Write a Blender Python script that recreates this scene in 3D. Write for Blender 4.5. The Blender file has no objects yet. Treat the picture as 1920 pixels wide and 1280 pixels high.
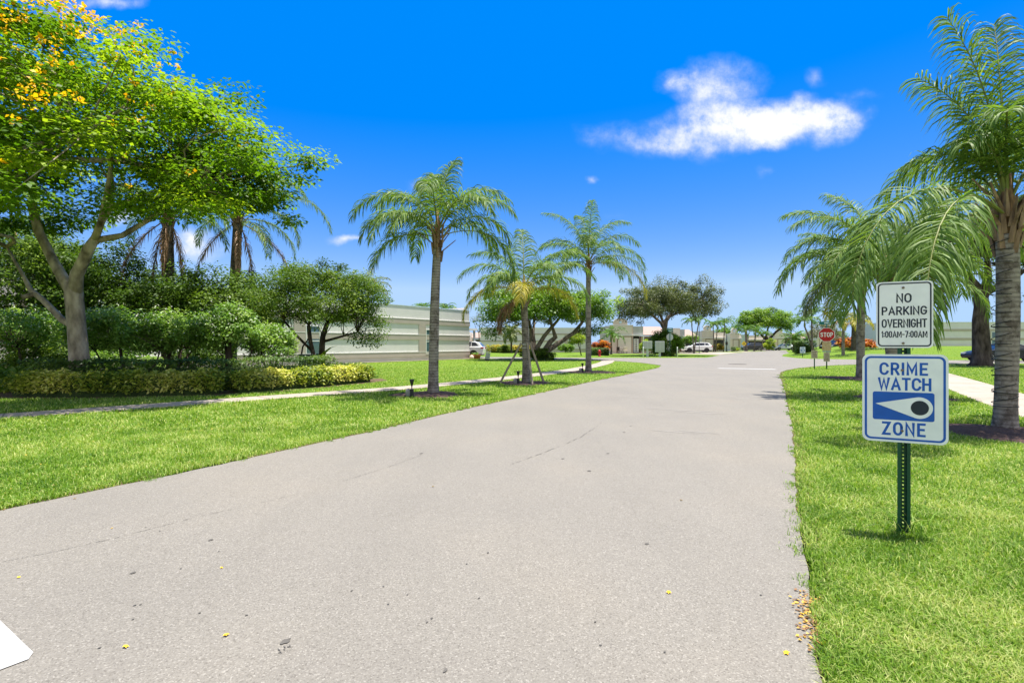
import bpy, math, random
import numpy as np
from mathutils import Vector, Matrix

C = bpy.context.scene.collection
scene = bpy.context.scene
random.seed(5)
RNG = np.random.default_rng(11)
R = math.radians

# ------------------------------------------------------------------ camera, sky, sun, exposure
CAM_H = 1.4
cam_d = bpy.data.cameras.new('camera')
cam = bpy.data.objects.new('camera', cam_d)
C.objects.link(cam)
cam.location = (0, 0, CAM_H)
cam.rotation_euler = (R(90), 0, 0)
cam_d.sensor_width = 36
cam_d.lens = 18
cam_d.shift_y = 5 / 1920
cam_d.clip_start = 0.05
cam_d.clip_end = 5000
scene.camera = cam

TO_SUN = Vector((0.18, 0.06, 0.97)).normalized()
SUN_EL = math.asin(TO_SUN.z)
SUN_AZ = math.atan2(TO_SUN.x, TO_SUN.y)

scene.view_settings.view_transform = 'Standard'
scene.view_settings.look = 'None'
scene.view_settings.exposure = 1.25
scene.view_settings.gamma = 1
scene.cycles.use_denoising = True
scene.cycles.max_bounces = 7
scene.cycles.diffuse_bounces = 3
scene.cycles.glossy_bounces = 2
scene.cycles.transmission_bounces = 4
scene.cycles.transparent_max_bounces = 8
scene.cycles.caustics_reflective = False
scene.cycles.caustics_refractive = False

sun_d = bpy.data.lights.new('sun', 'SUN')
sun_d.energy = 4.6
sun_d.angle = R(0.53)
sun_d.color = (1.0, 0.95, 0.87)
sun = bpy.data.objects.new('sun', sun_d)
C.objects.link(sun)
sun.location = (0, 0, 30)
sun.rotation_euler = (-TO_SUN).to_track_quat('-Z', 'Y').to_euler()


def build_world():
    w = bpy.data.worlds.new('World')
    scene.world = w
    w.use_nodes = True
    nt = w.node_tree
    N, L = nt.nodes, nt.links
    N.clear()
    out = N.new('ShaderNodeOutputWorld')
    sky = N.new('ShaderNodeTexSky')
    sky.sky_type = 'NISHITA'
    sky.sun_disc = False
    sky.sun_elevation = SUN_EL
    sky.sun_rotation = SUN_AZ
    sky.air_density = 1.0
    sky.dust_density = 0.35
    sky.ozone_density = 2.0
    # grade the sky like the photograph: deeper blue overhead, even brightness
    sp = N.new('ShaderNodeSeparateColor')
    sp.mode = 'HSV'
    L.new(sky.outputs[0], sp.inputs[0])
    sat = N.new('ShaderNodeMapRange')
    sat.inputs['From Min'].default_value = 0.40
    sat.inputs['From Max'].default_value = 0.645
    sat.inputs['To Min'].default_value = 0.55
    sat.inputs['To Max'].default_value = 1.0
    L.new(sp.outputs[1], sat.inputs['Value'])
    val = N.new('ShaderNodeMath')
    val.operation = 'POWER'
    L.new(sp.outputs[2], val.inputs[0])
    val.inputs[1].default_value = 0.12
    val2 = N.new('ShaderNodeMath')
    val2.operation = 'MULTIPLY'
    L.new(val.outputs[0], val2.inputs[0])
    val2.inputs[1].default_value = SKY_VAL
    hs = N.new('ShaderNodeCombineColor')
    hs.mode = 'HSV'
    hue = N.new('ShaderNodeMapRange')
    hue.inputs['From Min'].default_value = 0.40
    hue.inputs['From Max'].default_value = 0.645
    hue.inputs['To Min'].default_value = 0.601
    hue.inputs['To Max'].default_value = 0.623
    L.new(sp.outputs[1], hue.inputs['Value'])
    L.new(hue.outputs[0], hs.inputs[0])
    L.new(sat.outputs[0], hs.inputs[1])
    L.new(val2.outputs[0], hs.inputs[2])
    bg = N.new('ShaderNodeBackground')
    bg.inputs['Strength'].default_value = SKY_STR
    L.new(hs.outputs[0], bg.inputs['Color'])

    # clouds: soft noisy blobs fixed to directions of the sky
    tc = N.new('ShaderNodeTexCoord')
    sep = N.new('ShaderNodeSeparateXYZ')
    L.new(tc.outputs['Generated'], sep.inputs[0])

    def math_(op, a, b=None, clamp=False):
        n = N.new('ShaderNodeMath')
        n.operation = op
        n.use_clamp = clamp
        for i, v in enumerate((a, b)):
            if v is None:
                continue
            if isinstance(v, (int, float)):
                n.inputs[i].default_value = v
            else:
                L.new(v, n.inputs[i])
        return n.outputs[0]
    ysafe = math_('MAXIMUM', sep.outputs['Y'], 0.05)
    u = math_('DIVIDE', sep.outputs['X'], ysafe)
    v = math_('DIVIDE', sep.outputs['Z'], ysafe)
    comb = N.new('ShaderNodeCombineXYZ')
    L.new(u, comb.inputs[0])
    L.new(v, comb.inputs[1])
    nz = N.new('ShaderNodeTexNoise')
    nz.inputs['Scale'].default_value = 9.0
    nz.inputs['Detail'].default_value = 7.0
    L.new(comb.outputs[0], nz.inputs['Vector'])
    sub = N.new('ShaderNodeVectorMath')
    sub.operation = 'SUBTRACT'
    L.new(nz.outputs['Color'], sub.inputs[0])
    sub.inputs[1].default_value = (0.5, 0.5, 0.5)
    sc = N.new('ShaderNodeVectorMath')
    sc.operation = 'MULTIPLY'
    L.new(sub.outputs[0], sc.inputs[0])
    sc.inputs[1].default_value = (0.13, 0.085, 0)
    wp = N.new('ShaderNodeVectorMath')
    wp.operation = 'ADD'
    L.new(comb.outputs[0], wp.inputs[0])
    L.new(sc.outputs[0], wp.inputs[1])
    acc = None
    for (cx, cy, rx, ry, a) in CLOUDS:
        s = N.new('ShaderNodeVectorMath')
        s.operation = 'SUBTRACT'
        L.new(wp.outputs[0], s.inputs[0])
        s.inputs[1].default_value = ((cx - 960) / 960, (645 - cy) / 960, 0)
        m = N.new('ShaderNodeVectorMath')
        m.operation = 'MULTIPLY'
        L.new(s.outputs[0], m.inputs[0])
        m.inputs[1].default_value = (960 / rx, 960 / ry, 0)
        ln = N.new('ShaderNodeVectorMath')
        ln.operation = 'LENGTH'
        L.new(m.outputs[0], ln.inputs[0])
        f = math_('MULTIPLY', math_('SUBTRACT', 1.0, ln.outputs['Value'], clamp=True), a)
        acc = f if acc is None else math_('ADD', acc, f)
    nz2 = N.new('ShaderNodeTexNoise')
    nz2.inputs['Scale'].default_value = 20.0
    nz2.inputs['Detail'].default_value = 9.0
    nz2.inputs['Roughness'].default_value = 0.68
    L.new(comb.outputs[0], nz2.inputs['Vector'])
    k = math_('MULTIPLY', acc, math_('ADD', math_('MULTIPLY', nz2.outputs[0], 2.6), -0.35))
    mr = N.new('ShaderNodeMapRange')
    mr.interpolation_type = 'SMOOTHSTEP'
    mr.inputs['From Min'].default_value = 0.03
    mr.inputs['From Max'].default_value = 1.1
    mr.inputs['To Max'].default_value = 0.97
    L.new(k, mr.inputs['Value'])
    front = math_('GREATER_THAN', sep.outputs['Y'], 0.06)
    fac = math_('MULTIPLY', mr.outputs[0], front)
    cb = N.new('ShaderNodeBackground')
    cb.inputs['Color'].default_value = (0.96, 0.97, 1.0, 1)
    cb.inputs['Strength'].default_value = 0.46
    # broken white clouds added out of view behind the camera as neutral fill light
    nz3 = N.new('ShaderNodeTexNoise')
    nz3.inputs['Scale'].default_value = 2.4
    nz3.inputs['Detail'].default_value = 6.0
    L.new(tc.outputs['Generated'], nz3.inputs['Vector'])
    m3 = N.new('ShaderNodeMapRange')
    m3.interpolation_type = 'SMOOTHSTEP'
    m3.inputs['From Min'].default_value = 0.38
    m3.inputs['From Max'].default_value = 0.58
    L.new(nz3.outputs[0], m3.inputs['Value'])
    m4 = N.new('ShaderNodeMapRange')
    m4.interpolation_type = 'SMOOTHSTEP'
    m4.inputs['From Min'].default_value = 0.12
    m4.inputs['From Max'].default_value = -0.25
    L.new(sep.outputs['Y'], m4.inputs['Value'])
    fac = math_('ADD', fac, math_('MULTIPLY', m3.outputs[0], m4.outputs[0]), clamp=True)
    mx = N.new('ShaderNodeMixShader')
    L.new(fac, mx.inputs[0])
    L.new(bg.outputs[0], mx.inputs[1])
    L.new(cb.outputs[0], mx.inputs[2])
    L.new(mx.outputs[0], out.inputs[0])


SKY_STR = 0.10
SKY_VAL = 3.52
CLOUDS = [(1330, 245, 190, 55, 1.0), (1480, 232, 150, 60, 1.3), (1350, 165, 100, 75, 0.75), (1275, 150, 55, 24, 0.45),
          (1120, 245, 70, 34, 0.30), (1205, 268, 95, 34, 0.42), (1340, 290, 60, 26, 0.35), (1570, 222, 80, 40, 0.6),
          (1530, 150, 36, 30, 0.32), (1610, 182, 60, 22, 0.22), (650, 445, 50, 16, 0.7), (690, 448, 30, 9, 0.3), (370, 455, 95, 38, 0.8),
          (215, 405, 50, 34, 0.8), (120, 14, 60, 22, 0.5), (205, 3, 75, 20, 0.7), (1118, 325, 18, 11, 0.5), (1440, 322, 30, 14, 0.25),
          (1918, 190, 14, 22, 0.8), (790, 345, 50, 26, 0.35), (1150, 395, 40, 14, 0.12)]
build_world()


# ------------------------------------------------------------------ helpers
def gp(px, py):
    """ground point seen at a pixel of the 1920 x 1280 photograph"""
    y = CAM_H * 960 / (py - 645)
    return ((px - 960) / 960 * y, y)


def ax(px, y):
    return (px - 960) / 960 * y


def az_(py, y):
    return CAM_H + (645 - py) / 960 * y


def sstep(a, b, x):
    t = np.clip((x - a) / (b - a), 0, 1)
    return t * t * (3 - 2 * t)


def ground_z(x, y):
    x = np.asarray(x, float)
    y = np.asarray(y, float)
    return 1.15 * sstep(30, 37, x) * np.clip((y - 45) / 21.0, 0, 1) * sstep(0, 8, x - 30 - (y - 45) * 0.55 + 6)


def tag(o, label=None, cat=None, group=None, kind=None):
    if label:
        o['label'] = label
    if cat:
        o['category'] = cat
    if group:
        o['group'] = group
    if kind:
        o['kind'] = kind
    return o


def thing(name, label, cat, loc=(0, 0, 0), rz=0.0, group=None):
    o = bpy.data.objects.new(name, None)
    C.objects.link(o)
    o.empty_display_size = 0.2
    o.location = loc
    o.rotation_euler = (0, 0, rz)
    return tag(o, label, cat, group)


def link(name, me, parent=None):
    o = bpy.data.objects.new(name, me)
    C.objects.link(o)
    if parent is not None:
        o.parent = parent
    return o


KIDS = {}


def dup(root, loc, rz=None, label=None, scale=None):
    r = root.copy()
    C.objects.link(r)
    r.location = loc
    if rz is not None:
        r.rotation_euler = (0, 0, rz)
    if scale is not None:
        r.scale = (scale,) * 3
    if label:
        r['label'] = label
    for ch in list(root.children):
        c = ch.copy()
        C.objects.link(c)
        c.parent = r
        for g in list(ch.children):
            d = g.copy()
            C.objects.link(d)
            d.parent = c
    return r


def np_mesh(name, verts, faces, mats, tint=None, midx=None, smooth=False):
    """faces: (M,k) int array"""
    verts = np.ascontiguousarray(verts, dtype=np.float32)
    faces = np.ascontiguousarray(faces, dtype=np.int32)
    me = bpy.data.meshes.new(name)
    M, k = faces.shape
    me.vertices.add(len(verts))
    me.vertices.foreach_set('co', verts.ravel())
    me.loops.add(M * k)
    me.loops.foreach_set('vertex_index', faces.ravel())
    me.polygons.add(M)
    me.polygons.foreach_set('loop_start', np.arange(0, M * k, k, dtype=np.int32))
    me.polygons.foreach_set('loop_total', np.full(M, k, dtype=np.int32))
    if not isinstance(mats, (list, tuple)):
        mats = [mats]
    for m in mats:
        me.materials.append(m)
    if midx is not None:
        me.polygons.foreach_set('material_index', np.asarray(midx, dtype=np.int32))
    if smooth:
        me.polygons.foreach_set('use_smooth', np.ones(M, dtype=bool))
    me.update(calc_edges=True)
    if tint is not None:
        at = me.attributes.new('tint', 'FLOAT', 'FACE')
        at.data.foreach_set('value', np.asarray(tint, dtype=np.float32))
    return me


class MB:
    """collects shapes and builds ONE mesh"""

    def __init__(self):
        self.v, self.f, self.m, self.s = [], [], [], []

    def add(self, vs, fs, mi=0, smooth=False):
        b = len(self.v)
        self.v.extend([tuple(p) for p in vs])
        for f in fs:
            self.f.append([i + b for i in f])
            self.m.append(mi)
            self.s.append(smooth)
        return self

    def box(self, x0, x1, y0, y1, z0, z1, mi=0):
        vs = [(x0, y0, z0), (x1, y0, z0), (x1, y1, z0), (x0, y1, z0), (x0, y0, z1), (x1, y0, z1), (x1, y1, z1), (x0, y1, z1)]
        fs = [(3, 2, 1, 0), (4, 5, 6, 7), (0, 1, 5, 4), (1, 2, 6, 5), (2, 3, 7, 6), (3, 0, 4, 7)]
        return self.add(vs, fs, mi)

    def prism(self, pts, y0, y1, mi=0, smooth=False):
        """outline in (x, z), counter-clockwise seen from -y, extruded along y"""
        n = len(pts)
        vs = [(x, y0, z) for x, z in pts] + [(x, y1, z) for x, z in pts]
        fs = [tuple(range(n)), tuple(range(2 * n - 1, n - 1, -1))]
        self.add(vs, fs, mi)
        b = len(self.v) - 2 * n
        for i in range(n):
            j = (i + 1) % n
            self.f.append([b + j, b + i, b + n + i, b + n + j])
            self.m.append(mi)
            self.s.append(smooth)
        return self

    def slab(self, pts, z0, z1, mi=0):
        """outline in (x, y), extruded along z"""
        n = len(pts)
        vs = [(x, y, z0) for x, y in pts] + [(x, y, z1) for x, y in pts]
        fs = [tuple(range(n - 1, -1, -1)), tuple(range(n, 2 * n))]
        fs += [(i, (i + 1) % n, n + (i + 1) % n, n + i) for i in range(n)]
        return self.add(vs, fs, mi)

    def ring(self, outer, inner, y0, y1, mi=0):
        n = len(outer)
        vs = [(x, y0, z) for x, z in outer] + [(x, y0, z) for x, z in inner] + [(x, y1, z) for x, z in outer] + [(x, y1, z) for x, z in inner]
        fs = []
        for i in range(n):
            j = (i + 1) % n
            fs += [(i, j, n + j, n + i), (2 * n + j, 2 * n + i, 3 * n + i, 3 * n + j), (j, i, 2 * n + i, 2 * n + j), (n + i, n + j, 3 * n + j, 3 * n + i)]
        return self.add(vs, fs, mi)

    def tube(self, path, radii, sides=8, mi=0, smooth=True, cap=True):
        path = [Vector(p) for p in path]
        n = len(path)
        if isinstance(radii, (int, float)):
            radii = [radii] * n
        vs = []
        ref = Vector((1, 0, 0))
        for i, p in enumerate(path):
            t = (path[min(i + 1, n - 1)] - path[max(i - 1, 0)])
            if t.length < 1e-9:
                t = Vector((0, 0, 1))
            t.normalize()
            u = ref - t * ref.dot(t)
            if u.length < 0.05:
                u = Vector((0, 1, 0)) - t * t.y
            u.normalize()
            ref = u
            w = t.cross(u)
            for k in range(sides):
                a = 2 * math.pi * k / sides
                vs.append(p + (u * math.cos(a) + w * math.sin(a)) * radii[i])
        fs = []
        for i in range(n - 1):
            for k in range(sides):
                k2 = (k + 1) % sides
                fs.append((i * sides + k, i * sides + k2, (i + 1) * sides + k2, (i + 1) * sides + k))
        self.add(vs, fs, mi, smooth)
        if cap:
            b = len(self.v) - n * sides
            self.f.append([b + k for k in range(sides - 1, -1, -1)])
            self.f.append([b + (n - 1) * sides + k for k in range(sides)])
            self.m += [mi, mi]
            self.s += [False, False]
        return self

    def lathe(self, prof, x=0, y=0, sides=16, mi=0, smooth=True):
        path = [(x, y, z) for r, z in prof]
        return self.tube_z(path, [r for r, z in prof], sides, mi, smooth)

    def tube_z(self, path, radii, sides, mi, smooth):
        vs, fs = [], []
        for p, r in zip(path, radii):
            for k in range(sides):
                a = 2 * math.pi * k / sides
                vs.append((p[0] + r * math.cos(a), p[1] + r * math.sin(a), p[2]))
        n = len(path)
        for i in range(n - 1):
            for k in range(sides):
                k2 = (k + 1) % sides
                fs.append((i * sides + k, i * sides + k2, (i + 1) * sides + k2, (i + 1) * sides + k))
        self.add(vs, fs, mi, smooth)
        b = len(self.v) - n * sides
        self.f.append([b + k for k in range(sides - 1, -1, -1)])
        self.f.append([b + (n - 1) * sides + k for k in range(sides)])
        self.m += [mi, mi]
        self.s += [False, False]
        return self

    def cyl_y(self, x, z, r, y0, y1, sides=18, mi=0):
        pts = [(x + r * math.cos(2 * math.pi * k / sides), z + r * math.sin(2 * math.pi * k / sides)) for k in range(sides)]
        return self.prism(pts, y0, y1, mi, True)

    def build(self, name, mats, parent=None, bevel=0.0):
        me = bpy.data.meshes.new(name)
        me.from_pydata(self.v, [], self.f)
        if not isinstance(mats, (list, tuple)):
            mats = [mats]
        for m in mats:
            me.materials.append(m)
        me.polygons.foreach_set('material_index', self.m)
        me.polygons.foreach_set('use_smooth', self.s)
        me.update()
        o = link(name, me, parent)
        if bevel:
            b = o.modifiers.new('bevel', 'BEVEL')
            b.width = bevel
            b.segments = 2
            b.limit_method = 'ANGLE'
        return o


def rrect(w, h, r, cx=0, cz=0, n=5):
    pts = []
    for (sx, sz, a0) in ((1, -1, -90), (1, 1, 0), (-1, 1, 90), (-1, -1, 180)):
        for k in range(n + 1):
            a = R(a0 + 90 * k / n)
            pts.append((cx + sx * (w / 2 - r) + r * math.cos(a), cz + sz * (h / 2 - r) + r * math.sin(a)))
    return pts


def arc(cx, cz, rx, rz, a0, a1, n=10):
    return [(cx + rx * math.cos(R(a0 + (a1 - a0) * k / n)), cz + rz * math.sin(R(a0 + (a1 - a0) * k / n))) for k in range(n + 1)]


# plain road-sign capitals as strokes: (advance width, [centre lines]); cap height 1
GLYPHS = {
    'A': (.74, [[(.0, 0), (.37, 1), (.74, 0)], [(.14, .30), (.60, .30)]]),
    'C': (.66, [arc(.35, .66, .35, .34, 20, 180) + arc(.35, .34, .35, .34, 180, 340)]),
    'E': (.54, [[(.54, 1), (0, 1), (0, 0), (.54, 0)], [(0, .52), (.46, .52)]]),
    'G': (.68, [arc(.34, .66, .34, .34, 25, 180) + arc(.34, .34, .34, .34, 180, 360) + [(.68, .46), (.38, .46)]]),
    'H': (.64, [[(0, 0), (0, 1)], [(.64, 0), (.64, 1)], [(0, .52), (.64, .52)]]),
    'I': (.0, [[(0, 0), (0, 1)]]),
    'K': (.64, [[(0, 0), (0, 1)], [(.60, 1), (.02, .36)], [(.20, .56), (.64, 0)]]),
    'M': (.80, [[(0, 0), (0, 1), (.40, .22), (.80, 1), (.80, 0)]]),
    'N': (.66, [[(0, 0), (0, 1), (.66, 0), (.66, 1)]]),
    'O': (.70, [arc(.35, .65, .35, .35, 0, 180) + arc(.35, .35, .35, .35, 180, 360) + [(.70, .65)]]),
    'P': (.60, [[(0, 0), (0, 1), (.34, 1)] + arc(.34, .73, .26, .27, 80, -80) + [(.34, .46), (0, .46)]]),
    'R': (.62, [[(0, 0), (0, 1), (.34, 1)] + arc(.34, .74, .26, .26, 80, -80) + [(.34, .48), (0, .48)], [(.32, .48), (.62, 0)]]),
    'S': (.62, [arc(.31, .74, .30, .26, 25, 180, 9) + arc(.31, .26, .31, .25, 90, -155, 12)]),
    'T': (.62, [[(0, 1), (.62, 1)], [(.31, 1), (.31, 0)]]),
    'V': (.70, [[(0, 1), (.35, 0), (.70, 1)]]),
    'W': (.98, [[(0, 1), (.24, 0), (.49, .92), (.74, 0), (.98, 1)]]),
    'Z': (.60, [[(0, 1), (.60, 1), (0, 0), (.60, 0)]]),
    '0': (.54, [arc(.27, .70, .27, .30, 0, 180) + arc(.27, .30, .27, .30, 180, 360) + [(.54, .70)]]),
    '1': (.18, [[(0, .80), (.18, 1), (.18, 0)]]),
    '7': (.52, [[(0, 1), (.52, 1), (.20, 0)]]),
    ':': (.0, [[(0, .16), (0, .19)], [(0, .62), (0, .65)]]),
    '-': (.34, [[(0, .46), (.34, .46)]]),
    ' ': (.3, []),
}


def strokes(text, w, h, cx, cz, y, m, parent, t=.17, gap=.30, name='lettering', th=0.0010):
    """block capitals fitted to a w x h box, facing -y; t = stroke width / cap height"""
    x, lines = 0.0, []
    for ch in text:
        adv, ls = GLYPHS[ch]
        lines += [[(px + x, pz) for px, pz in l] for l in ls]
        x += adv + gap + (t * .4)
    total = x - gap - t * .4
    sx = (w - t * h) / total
    sz = h * (1 - t)
    hw = t * h / 2
    mb = MB()
    for li, l in enumerate(lines):
        P = [Vector(((px - total / 2) * sx, (pz - .5) * sz)) for px, pz in l]
        P = [p for i, p in enumerate(P) if i == 0 or (p - P[i - 1]).length > 1e-5]
        n = len(P)
        L_, R_ = [], []
        for i, p in enumerate(P):
            d0 = (p - P[i - 1]).normalized() if i else (P[1] - p).normalized()
            d1 = (P[i + 1] - p).normalized() if i < n - 1 else d0
            n0, n1 = Vector((-d0.y, d0.x)), Vector((-d1.y, d1.x))
            mt = n0 + n1
            if mt.length < .3:
                mt = n0
            mt = mt.normalized()
            k = hw / max(.42, mt.dot(n0))
            q = p.copy()
            if i == 0:
                q = p - d1 * hw
            elif i == n - 1:
                q = p + d0 * hw
            L_.append(q + mt * k)
            R_.append(q - mt * k)
        yy = y - th - 0.00012 * (li % 3)
        vs = [(cx + p.x, yy, cz + p.y) for p in L_] + [(cx + p.x, yy, cz + p.y) for p in R_]
        vs += [(v[0], y, v[2]) for v in vs]
        fs = []
        for i in range(n - 1):
            fs.append((i, n + i, n + i + 1, i + 1))
            fs.append((i + 1, 2 * n + i + 1, 2 * n + i, i))
            fs.append((n + i, 3 * n + i, 3 * n + i + 1, n + i + 1))
        mb.add(vs, fs)
    return mb.build(name, m, parent)


# ------------------------------------------------------------------ materials
def new_mat(name):
    m = bpy.data.materials.new(name)
    m.use_nodes = True
    nt = m.node_tree
    nt.nodes.clear()
    out = nt.nodes.new('ShaderNodeOutputMaterial')
    return m, nt.nodes, nt.links, out


def rgba(c):
    return (c[0], c[1], c[2], 1)


def ramp(N, stops):
    r = N.new('ShaderNodeValToRGB')
    el = r.color_ramp.elements
    el[0].position, el[0].color = stops[0][0], rgba(stops[0][1])
    el[1].position, el[1].color = stops[1][0], rgba(stops[1][1])
    for p, c in stops[2:]:
        e = el.new(p)
        e.color = rgba(c)
    return r


def mat(name, c, rough=0.6, var=0.12, scale=6.0, metal=0.0, bump=0.0, bscale=60.0, spec=0.4, coat=0.0, stretch=(1, 1, 1), c2=None):
    m, N, L, out = new_mat(name)
    p = N.new('ShaderNodeBsdfPrincipled')
    tc = N.new('ShaderNodeTexCoord')
    mp = N.new('ShaderNodeMapping')
    mp.inputs['Scale'].default_value = stretch
    L.new(tc.outputs['Object'], mp.inputs[0])
    nz = N.new('ShaderNodeTexNoise')
    nz.inputs['Scale'].default_value = scale
    nz.inputs['Detail'].default_value = 6
    L.new(mp.outputs[0], nz.inputs['Vector'])
    a = tuple(x * (1 - var) for x in c)
    b = tuple(min(1, x * (1 + var)) for x in c) if c2 is None else c2
    rp = ramp(N, [(0.3, a), (0.7, b)])
    L.new(nz.outputs[0], rp.inputs[0])
    L.new(rp.outputs[0], p.inputs['Base Color'])
    p.inputs['Roughness'].default_value = rough
    p.inputs['Metallic'].default_value = metal
    p.inputs['Specular IOR Level'].default_value = spec
    p.inputs['Coat Weight'].default_value = coat
    if bump:
        nb = N.new('ShaderNodeTexNoise')
        nb.inputs['Scale'].default_value = bscale
        nb.inputs['Detail'].default_value = 5
        L.new(mp.outputs[0], nb.inputs['Vector'])
        bp = N.new('ShaderNodeBump')
        bp.inputs['Strength'].default_value = bump
        bp.inputs['Distance'].default_value = 0.02
        L.new(nb.outputs[0], bp.inputs['Height'])
        L.new(bp.outputs[0], p.inputs['Normal'])
    L.new(p.outputs[0], out.inputs[0])
    return m


def leafmat(name, dark, mid, light, trans=0.38, rough=0.5, spec=0.3, tcol=1.35):
    m, N, L, out = new_mat(name)
    at = N.new('ShaderNodeAttribute')
    at.attribute_name = 'tint'
    rp = ramp(N, [(0.0, dark), (0.5, mid), (1.0, light)])
    L.new(at.outputs['Fac'], rp.inputs[0])
    p = N.new('ShaderNodeBsdfPrincipled')
    p.inputs['Roughness'].default_value = rough
    p.inputs['Specular IOR Level'].default_value = spec
    L.new(rp.outputs[0], p.inputs['Base Color'])
    t = N.new('ShaderNodeBsdfTranslucent')
    mul = N.new('ShaderNodeMix')
    mul.data_type = 'RGBA'
    mul.blend_type = 'MULTIPLY'
    mul.inputs[0].default_value = 1
    L.new(rp.outputs[0], mul.inputs[6])
    mul.inputs[7].default_value = (tcol * 1.05, tcol * 1.1, tcol * 0.5, 1)
    L.new(mul.outputs[2], t.inputs['Color'])
    mx = N.new('ShaderNodeMixShader')
    mx.inputs[0].default_value = trans
    L.new(p.outputs[0], mx.inputs[1])
    L.new(t.outputs[0], mx.inputs[2])
    L.new(mx.outputs[0], out.inputs[0])
    return m


def ground_mat(name, stops, scale, rough=0.95, bump=0.6, bscale=40, big=0.25, bigc=(1, 1, 1), detail=8):
    m, N, L, out = new_mat(name)
    tc = N.new('ShaderNodeTexCoord')
    nz = N.new('ShaderNodeTexNoise')
    nz.inputs['Scale'].default_value = scale
    nz.inputs['Detail'].default_value = detail
    nz.inputs['Roughness'].default_value = 0.7
    L.new(tc.outputs['Object'], nz.inputs['Vector'])
    rp = ramp(N, stops)
    L.new(nz.outputs[0], rp.inputs[0])
    n2 = N.new('ShaderNodeTexNoise')
    n2.inputs['Scale'].default_value = big
    n2.inputs['Detail'].default_value = 4
    L.new(tc.outputs['Object'], n2.inputs['Vector'])
    r2 = ramp(N, [(0.35, (1, 1, 1)), (0.65, bigc)])
    L.new(n2.outputs[0], r2.inputs[0])
    mul = N.new('ShaderNodeMix')
    mul.data_type = 'RGBA'
    mul.blend_type = 'MULTIPLY'
    mul.inputs[0].default_value = 1
    L.new(rp.outputs[0], mul.inputs[6])
    L.new(r2.outputs[0], mul.inputs[7])
    p = N.new('ShaderNodeBsdfPrincipled')
    p.inputs['Roughness'].default_value = rough
    p.inputs['Specular IOR Level'].default_value = 0.2
    L.new(mul.outputs[2], p.inputs['Base Color'])
    nb = N.new('ShaderNodeTexNoise')
    nb.inputs['Scale'].default_value = bscale
    nb.inputs['Detail'].default_value = 6
    L.new(tc.outputs['Object'], nb.inputs['Vector'])
    bp = N.new('ShaderNodeBump')
    bp.inputs['Strength'].default_value = bump
    bp.inputs['Distance'].default_value = 0.03
    L.new(nb.outputs[0], bp.inputs['Height'])
    L.new(bp.outputs[0], p.inputs['Normal'])
    L.new(p.outputs[0], out.inputs[0])
    return m


def asphalt_mat():
    m, N, L, out = new_mat('asphalt')
    tc = N.new('ShaderNodeTexCoord')
    vo = N.new('ShaderNodeTexVoronoi')
    vo.inputs['Scale'].default_value = 150
    L.new(tc.outputs['Object'], vo.inputs['Vector'])
    sp = N.new('ShaderNodeSeparateColor')
    L.new(vo.outputs['Color'], sp.inputs[0])
    st = ramp(N, [(0.0, (0.115, 0.104, 0.088)), (0.15, (0.153, 0.140, 0.119)), (0.5, (0.172, 0.158, 0.135)), (0.88, (0.190, 0.175, 0.150)), (1.0, (0.26, 0.242, 0.21))])
    L.new(sp.outputs[0], st.inputs[0])
    # worn patches
    n2 = N.new('ShaderNodeTexNoise')
    n2.inputs['Scale'].default_value = 0.5
    n2.inputs['Detail'].default_value = 6
    L.new(tc.outputs['Object'], n2.inputs['Vector'])
    r2 = ramp(N, [(0.28, (0.93, 0.932, 0.94)), (0.5, (1.0, 1.0, 1.0)), (0.72, (1.08, 1.06, 1.03))])
    L.new(n2.outputs[0], r2.inputs[0])
    # wheel tracks and scuffs drawn out along the road
    mp = N.new('ShaderNodeMapping')
    mp.inputs['Rotation'].default_value = (0, 0, R(27))
    mp.inputs['Scale'].default_value = (1.0, 0.06, 1)
    L.new(tc.outputs['Object'], mp.inputs[0])
    n3 = N.new('ShaderNodeTexNoise')
    n3.inputs['Scale'].default_value = 1.6
    n3.inputs['Detail'].default_value = 5
    L.new(mp.outputs[0], n3.inputs['Vector'])
    r3 = ramp(N, [(0.35, (0.97, 0.97, 0.97)), (0.65, (1.02, 1.02, 1.02))])
    L.new(n3.outputs[0], r3.inputs[0])

    def mulc(a, b):
        mu = N.new('ShaderNodeMix')
        mu.data_type = 'RGBA'
        mu.blend_type = 'MULTIPLY'
        mu.inputs[0].default_value = 1
        L.new(a, mu.inputs[6])
        L.new(b, mu.inputs[7])
        return mu.outputs[2]
    col = mulc(mulc(st.outputs[0], r2.outputs[0]), r3.outputs[0])
    p = N.new('ShaderNodeBsdfPrincipled')
    p.inputs['Roughness'].default_value = 0.85
    p.inputs['Specular IOR Level'].default_value = 0.3
    L.new(col, p.inputs['Base Color'])
    nb = N.new('ShaderNodeTexNoise')
    nb.inputs['Scale'].default_value = 150
    nb.inputs['Detail'].default_value = 3
    L.new(tc.outputs['Object'], nb.inputs['Vector'])
    bp = N.new('ShaderNodeBump')
    bp.inputs['Strength'].default_value = 0.5
    bp.inputs['Distance'].default_value = 0.006
    L.new(nb.outputs[0], bp.inputs['Height'])
    L.new(bp.outputs[0], p.inputs['Normal'])
    L.new(p.outputs[0], out.inputs[0])
    return m


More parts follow.
